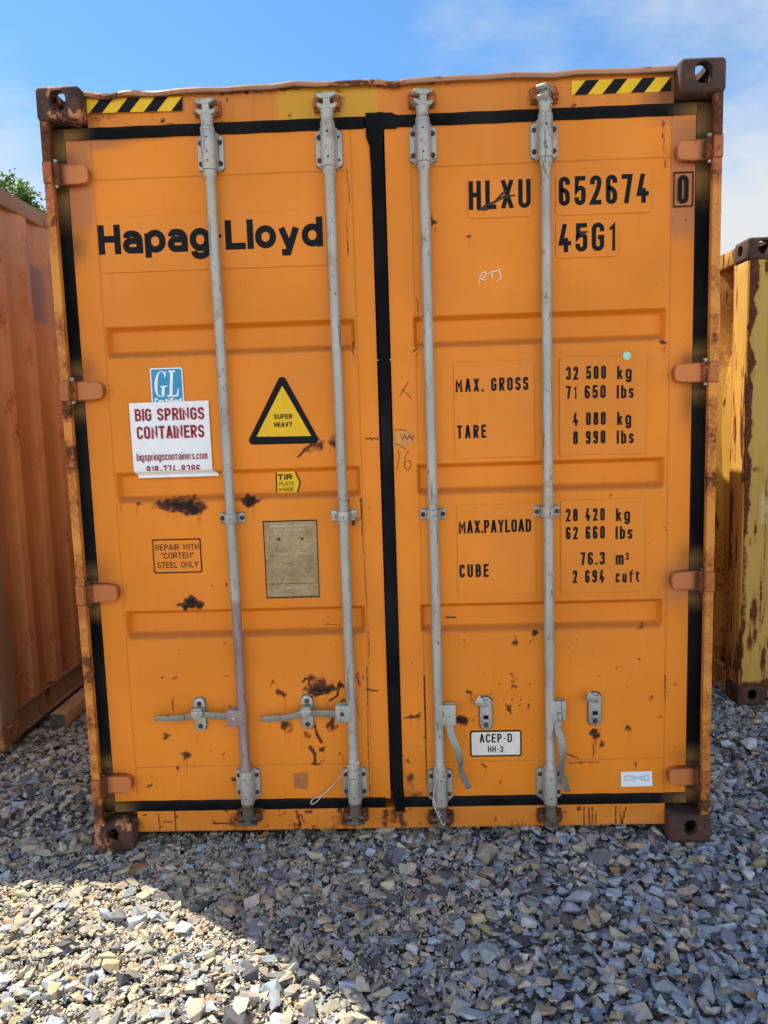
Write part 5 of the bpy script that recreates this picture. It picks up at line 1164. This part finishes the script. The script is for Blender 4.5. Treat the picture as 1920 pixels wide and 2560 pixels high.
# ------------------------------------------------------------------ tree beyond the terracotta container
def leaf_mat():
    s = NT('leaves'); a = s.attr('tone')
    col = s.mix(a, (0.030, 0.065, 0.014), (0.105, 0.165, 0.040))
    s.put(s.bsdf.inputs['Base Color'], col); s.bsdf.inputs['Roughness'].default_value = .55
    tr = s.n('ShaderNodeBsdfTranslucent'); s.l(s.mix(1.0, col, (1.3, 1.6, .6), 'MULTIPLY'), tr.inputs['Color'])
    mx = s.n('ShaderNodeMixShader'); mx.inputs[0].default_value = .35; s.l(s.bsdf.outputs[0], mx.inputs[1]); s.l(tr.outputs[0], mx.inputs[2]); s.l(mx.outputs[0], s.out.inputs['Surface'])
    return s.mat
def build_tree():
    ty = 19.0
    def at(u, v, dy=0.0): p = on_plane(u, v, 1, ty + dy); return np.array(p)
    cen = at(20, 640); base = np.array([cen[0] - .6, ty, 0.0])
    t = thing('broadleaf_tree', 'leafy green tree rising behind the terracotta container', 'tree', tuple(base))
    g = np.random.default_rng(17); m = MB()
    top = cen + np.array([0, 0, 1.0])
    trunk = [base + np.array([0, 0, -.2]), base + (cen - base) * .35 + np.array([.1, .05, 0]), base + (cen - base) * .7 + np.array([-.05, .1, 0]), cen, top]
    m.tube(trunk, [.26, .2, .16, .11, .05], 10)
    lobes = []
    for u, v, r, dy in ((15, 480, .62, 0), (-35, 520, .75, .4), (55, 505, .48, -.2), (95, 548, .55, .2), (60, 590, .8, 0), (-90, 560, .9, .1), (10, 620, 1.1, .3), (130, 620, .8, -.2), (-60, 680, 1.2, .2), (90, 700, 1.1, .2), (10, 760, 1.3, -.3), (-150, 680, 1.0, 0), (165, 720, .8, .1)):
        c = at(u, v, dy); lobes.append((c, r)); st = cen + (c - cen) * .05 + np.array([0, 0, -.4]); md = (st + c) / 2 + g.normal(0, .12, 3)
        m.tube([st, md, c, c + (c - md) * .5], [.06, .04, .022, .008], 6)
        for _ in range(4):
            d = g.normal(0, 1, 3); d /= np.linalg.norm(d); m.tube([md * .5 + c * .5, c + d * r * .5, c + d * r * .9], [.02, .012, .004], 5)
    obj('trunk', m, flat('bark', (.075, .055, .04), .9, .3, 12), t)
    vs, fs, tone = [], [], []
    for c, r in lobes:
        tw = int(95 * r * r) + 40
        for _ in range(tw):        # twigs, each with a spray of leaves
            d = g.normal(0, 1, 3); d /= np.linalg.norm(d); rr = r * (g.random() ** .45) * g.uniform(.8, 1.12)
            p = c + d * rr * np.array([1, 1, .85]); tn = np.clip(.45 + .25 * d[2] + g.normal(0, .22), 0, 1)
            for _ in range(10):
                q = p + g.normal(0, .085, 3); n = g.normal(0, 1, 3) + np.array([0, 0, .7]); n /= np.linalg.norm(n)
                a = np.cross(n, g.normal(0, 1, 3)); a /= np.linalg.norm(a); b = np.cross(n, a); L = g.uniform(.05, .095); w = L * .45
                i = len(vs); vs += [tuple(q - a * L), tuple(q + b * w + n * .01), tuple(q + a * L), tuple(q - b * w + n * .01)]; fs.append((i, i + 1, i + 2, i + 3)); tone += [float(np.clip(tn + g.normal(0, .12), 0, 1))] * 4
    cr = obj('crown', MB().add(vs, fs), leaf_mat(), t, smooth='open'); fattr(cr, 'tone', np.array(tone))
build_tree()

# ================================================================== ground and gravel
def ground_mat():
    s = NT('stony_soil')
    v = s.n('ShaderNodeTexVoronoi'); s.l(s.geo, v.inputs['Vector']); v.inputs['Scale'].default_value = 22
    a = s.noise(3, 4, vec=s.geo); b = s.noise(90, 5, .7, vec=s.geo)
    hv = s.n('ShaderNodeSeparateColor'); s.l(v.outputs['Color'], hv.inputs[0])
    col = s.mix(hv.outputs[0], (0.13, 0.125, 0.115), (0.34, 0.31, 0.25)); col = s.mix(s.step(b, .3, .7, 0, .7), col, (0.32, 0.275, 0.20))
    col = s.mix(s.step(a, .4, .7, 0, .3), col, (0.11, 0.10, 0.09))
    h = s.math('ADD', s.math('MULTIPLY', v.outputs['Distance'], -1.2), s.math('MULTIPLY', b, .5))
    return s.done(col, .9, s.bump(h, .8, .02))
def height(x, y):
    x, y = np.asarray(x, float), np.asarray(y, float)
    h = .010 * np.sin(x * 2.3 + .5) * np.sin(y * 1.9 + 1.1) + .006 * np.sin(x * 5.1 - y * 4.3)
    h = h + .010 * np.exp(-((x - .35) / .75) ** 2) * np.exp(-((y + .10) / .32) ** 2)      # heaped against the sill
    h = h - .012 * np.exp(-((x + .75) / .35) ** 2) * np.exp(-((y + .02) / .30) ** 2)      # worn hollow by the left corner
    h = h + .004 * np.exp(-((x - 1.2) / .3) ** 2) * np.exp(-((y + .05) / .3) ** 2) + .02 * np.exp(-((x + 2.3) / .6) ** 2) * np.exp(-((y - .6) / .7) ** 2) - .004
    return h
def sheet():
    xs = np.concatenate([[-400, -120, -40, -14], np.linspace(-6, 6, 121), [14, 40, 120, 400]]); ys = np.concatenate([[-200, -60, -20, -8], np.linspace(-4, 6, 101), [9, 14, 30, 90, 250, 700]])
    X, Y = np.meshgrid(xs, ys, indexing='ij'); w = np.clip((7 - np.abs(X)) / 3, 0, 1) * np.clip((7 - np.abs(Y)) / 3, 0, 1)
    Z = height(X, Y) * w - .030
    o = obj('ground', MB().grid(np.stack([X, Y, Z], -1)), ground_mat(), None, smooth='open'); tag(o, 'bare stony soil under the loose gravel', 'ground', kind='structure')
sheet()
def gravel_mat():
    s = NT('crushed_stone')
    at = s.n('ShaderNodeAttribute', attribute_name='tint').outputs['Color']
    n1 = s.noise(38, 5, .65); n2 = s.noise(210, 4, .7); n3 = s.noise(60, 5, .6, stretch=(1, 1, 3.5), off=(2, 5, 1))
    col = s.mix(1.0, at, s.mix(s.step(n1, .25, .75), (.74, .74, .76), (1.18, 1.16, 1.10)), 'MULTIPLY')
    col = s.mix(s.step(n3, .60, .72, 0, .45), col, (0.19, 0.155, 0.11)); col = s.mix(s.step(n2, .62, .75, 0, .35), col, (.36, .35, .33))
    return s.done(col, .78, s.bump(s.math('ADD', n1, s.math('MULTIPLY', n2, .4)), .5, .004), spec=.35)
def stone_kinds(n, seed, bev):
    g = np.random.default_rng(seed); out = []
    for k in range(n):
        m = g.integers(8, 13); d = g.normal(0, 1, (m, 3)); d /= np.linalg.norm(d, axis=1)[:, None]
        ax = np.array([1.0, g.uniform(.50, .92), g.uniform(.24, .56)]); p = np.sign(d) * np.abs(d) ** g.uniform(.42, .85) * ax * g.uniform(.8, 1.1, (m, 1))
        bm = bmesh.new()
        for q in p: bm.verts.new(q)
        r = bmesh.ops.convex_hull(bm, input=bm.verts[:])
        bmesh.ops.delete(bm, geom=[v for v in bm.verts if not v.link_faces], context='VERTS')
        bmesh.ops.dissolve_limit(bm, angle_limit=rad(14), verts=bm.verts[:], edges=bm.edges[:])
        if bev: bmesh.ops.bevel(bm, geom=bm.edges[:], offset=.04, segments=1, affect='EDGES', clamp_overlap=True)
        bmesh.ops.triangulate(bm, faces=bm.faces[:]); bm.normal_update(); bm.verts.index_update()
        V = np.array([v.co[:] for v in bm.verts]); V /= np.abs(V).max(0)[0]
        T = np.array([[v.index for v in f.verts] for f in bm.faces]); bm.free(); out.append((V, T))
    return out
def rots(g, n, tilt):
    yaw = g.uniform(0, 2 * np.pi, n); a = g.normal(0, tilt, n); b = g.normal(0, tilt, n)
    cz, sz, ca, sa, cb, sb = np.cos(yaw), np.sin(yaw), np.cos(a), np.sin(a), np.cos(b), np.sin(b); Z = np.zeros(n); O = np.ones(n)
    Rz = np.stack([cz, -sz, Z, sz, cz, Z, Z, Z, O], -1).reshape(n, 3, 3); Rx = np.stack([O, Z, Z, Z, ca, -sa, Z, sa, ca], -1).reshape(n, 3, 3); Ry = np.stack([cb, Z, sb, Z, O, Z, -sb, Z, cb], -1).reshape(n, 3, 3)
    return Rx @ Ry @ Rz
PAL = np.array([(.37, .445, .525), (.295, .355, .425), (.44, .465, .495), (.49, .435, .335), (.46, .37, .235), (.100, .106, .122), (.195, .200, .220), (.39, .36, .305), (.53, .49, .40), (.40, .24, .10)])
PW = np.array([.19, .19, .10, .13, .07, .11, .09, .10, .035, .005]); PW /= PW.sum()
def blocked(x, y, m=0.0):
    f = ((np.abs(x) < 1.19 - m) & (y > .16 + m)) | ((x < LX - .06 - m) & (y > LY + .30 + m)) | ((x > RX + .06 + m) & (y > RYY + .12 + m))
    return f
def gravel():
    g = np.random.default_rng(101); K_ = 60; kinds = stone_kinds(K_, 5, False)
    x0, x1, y0, y1 = -4.2, 4.2, -3.0, 5.0; cell = .010; gx, gy = int((x1 - x0) / cell), int((y1 - y0) / cell)
    cx, cy = np.meshgrid(x0 + (np.arange(gx) + .5) * cell, y0 + (np.arange(gy) + .5) * cell, indexing='ij')
    H = height(cx, cy) - .030
    N = 70000; PX, PY, PZ, S, KD = [], [], [], [], []
    tries = 0
    while len(PX) < N and tries < 900000:
        tries += 1
        c = g.random((3, 2)) * (x1 - x0, y1 - y0) + (x0, y0)
        px, py = c[:, 0], c[:, 1]; iz = [H[min(gx - 1, int((a - x0) / cell)), min(gy - 1, int((b - y0) / cell))] - float(height(a, b)) for a, b in zip(px, py)]
        j = int(np.argmin(iz)); x, y = px[j], py[j]
        if iz[j] > -.004: continue
        if blocked(np.array(x), np.array(y)): continue
        far = (abs(x) > 3.2) or (y < -1.7) or (y > 3.0)
        if far and g.random() > .22: continue
        s = float(np.clip(g.lognormal(math.log(.0185), .30), .009, .038)) * (1.5 if far else 1.0)
        grit = math.exp(-((x + .78 + (y + .25) * .5) / .30) ** 2) * math.exp(-((y + .22) / .30) ** 2)
        if g.random() < grit * .45: continue
        if g.random() < .12: s *= .6
        k = int(g.integers(K_)); hz = np.abs(kinds[k][0][:, 2]).max() * s
        r = max(1, int(s * .62 / cell)); i0, j0 = int((x - x0) / cell), int((y - y0) / cell)
        sl_ = (slice(max(0, i0 - r), i0 + r + 1), slice(max(0, j0 - r), j0 + r + 1)); blk = H[sl_]
        base = .5 * blk.max() + .5 * blk.mean(); z = base + hz * .62
        # no stone may stand up into the corner castings or the sill
        lim = 1e9
        if abs(abs(x) - 1.14) < .10 and -.02 < y < .20: lim = .004
        elif abs(x) < 1.1 and .04 < y < .2: lim = .048
        elif -2.02 < x < -1.87 and y > 1.25: lim = .004
        elif -2.20 < x < LX + .02 and LY - .02 < y < LY + .2: lim = .07
        elif RX - .02 < x < RX + .2 and RYY - .02 < y < RYY + .2: lim = .004
        z = min(z, lim - hz)
        PX.append(x); PY.append(y); PZ.append(z); S.append(s); KD.append(k)
        sub = (slice(max(0, i0 - r + (r > 2)), i0 + r + (r <= 2)), slice(max(0, j0 - r + (r > 2)), j0 + r + (r <= 2)))
        H[sub] = np.maximum(H[sub], z + hz * .55)
    n = len(PX); PX, PY, PZ, S, KD = map(np.array, (PX, PY, PZ, S, KD))
    Rt = rots(g, n, .26); sun_tint = np.clip(.5 - PX * .28 - PY * .05, 0, 1)  # stones tanner to the left, sunlight put into their colours
    ci = np.array([g.choice(len(PAL), p=PW) for _ in range(n)]); swap = (g.random(n) < sun_tint * .8) & (ci < 3); ci[swap] = g.choice([3, 7, 8, 4], swap.sum(), p=[.35, .3, .2, .15])
    swap = (g.random(n) < np.clip(PX * .5 + .1, 0, .4)) & np.isin(ci, (3, 4, 7, 8)); ci[swap] = g.choice([0, 1, 2], swap.sum())  # stones bluer to the right, sky-lit shade put into their colours
    colr = PAL[ci] * .86 * g.uniform(.74, 1.22, (n, 1)) * (1 + g.normal(0, .03, (n, 3)))
    VV, TT, CC = [], [], []; base = 0
    for k in range(K_):
        idx = np.where(KD == k)[0]
        if not len(idx): continue
        V, T = kinds[k]; sc = S[idx][:, None] * np.stack([g.uniform(.9, 1.25, len(idx)), g.uniform(.85, 1.15, len(idx)), g.uniform(.8, 1.15, len(idx))], -1)
        W_ = np.einsum('nij,nvj->nvi', Rt[idx], V[None] * sc[:, None]) + np.stack([PX[idx], PY[idx], PZ[idx]], -1)[:, None]
        VV.append(W_.reshape(-1, 3)); TT.append((T[None] + (base + np.arange(len(idx)) * len(V))[:, None, None]).reshape(-1, 3)); CC.append(np.repeat(colr[idx], len(V), 0)); base += len(idx) * len(V)
    # grit: thumbnail chips lying between and under the stones
    ck = stone_kinds(8, 9, False); n2 = 44000
    qx = g.uniform(-3.0, 3.0, n2); qy = g.uniform(-1.6, 2.2, n2); q3 = n2 // 4
    qx[:q3] = g.normal(-.80, .30, q3); qy[:q3] = g.normal(-.25, .26, q3); qx[:q3] -= (qy[:q3] + .25) * .5
    q4 = 2 * n2 // 3; qx[q3:q4] = g.uniform(-2.0, .3, q4 - q3); qy[q3:q4] = g.uniform(-1.3, .1, q4 - q3)
    ok = ~blocked(qx, qy) & ~((np.abs(np.abs(qx) - 1.14) < .09) & (qy > -.02) & (qy < .19)); qx, qy = qx[ok], qy[ok]; n2 = len(qx)
    ii = np.clip(((qx - x0) / cell).astype(int), 0, gx - 1); jj = np.clip(((qy - y0) / cell).astype(int), 0, gy - 1)
    qs = np.clip(g.lognormal(math.log(.0052), .35, n2), .0025, .010); qz = H[ii, jj] + qs * .15; qz = np.minimum(qz, height(qx, qy) + .004)
    Rc = rots(g, n2, .4); kd = g.integers(8, size=n2); cc = PAL[g.choice([3, 4, 7, 8, 0, 6], n2, p=[.3, .2, .25, .1, .1, .05])] * g.uniform(.8, 1.15, (n2, 1))
    for k in range(8):
        idx = np.where(kd == k)[0]; V, T = ck[k]
        W_ = np.einsum('nij,nvj->nvi', Rc[idx], V[None] * qs[idx][:, None, None]) + np.stack([qx[idx], qy[idx], qz[idx]], -1)[:, None]
        VV.append(W_.reshape(-1, 3)); TT.append((T[None] + (base + np.arange(len(idx)) * len(V))[:, None, None]).reshape(-1, 3)); CC.append(np.repeat(cc[idx], len(V), 0)); base += len(idx) * len(V)
    V, T, Cc = np.concatenate(VV), np.concatenate(TT), np.concatenate(CC)
    me = bpy.data.meshes.new('gravel'); me.vertices.add(len(V)); me.vertices.foreach_set('co', V.astype(np.float32).ravel())
    me.loops.add(T.size); me.loops.foreach_set('vertex_index', T.astype(np.int32).ravel()); me.polygons.add(len(T)); me.polygons.foreach_set('loop_start', np.arange(0, T.size, 3, dtype=np.int32))
    me.update(calc_edges=True); me.shade_flat(); me.materials.append(gravel_mat())
    a = me.attributes.new('tint', 'FLOAT_COLOR', 'POINT'); a.data.foreach_set('color', np.concatenate([Cc, np.ones((len(Cc), 1))], 1).astype(np.float32).ravel())
    o = bpy.data.objects.new('gravel', me); COL.objects.link(o); tag(o, 'loose crushed grey and tan stone covering the yard', 'gravel', kind='stuff')
    print('stones', n, 'tries', tries, 'verts', len(V), 'tris', len(T))
gravel()
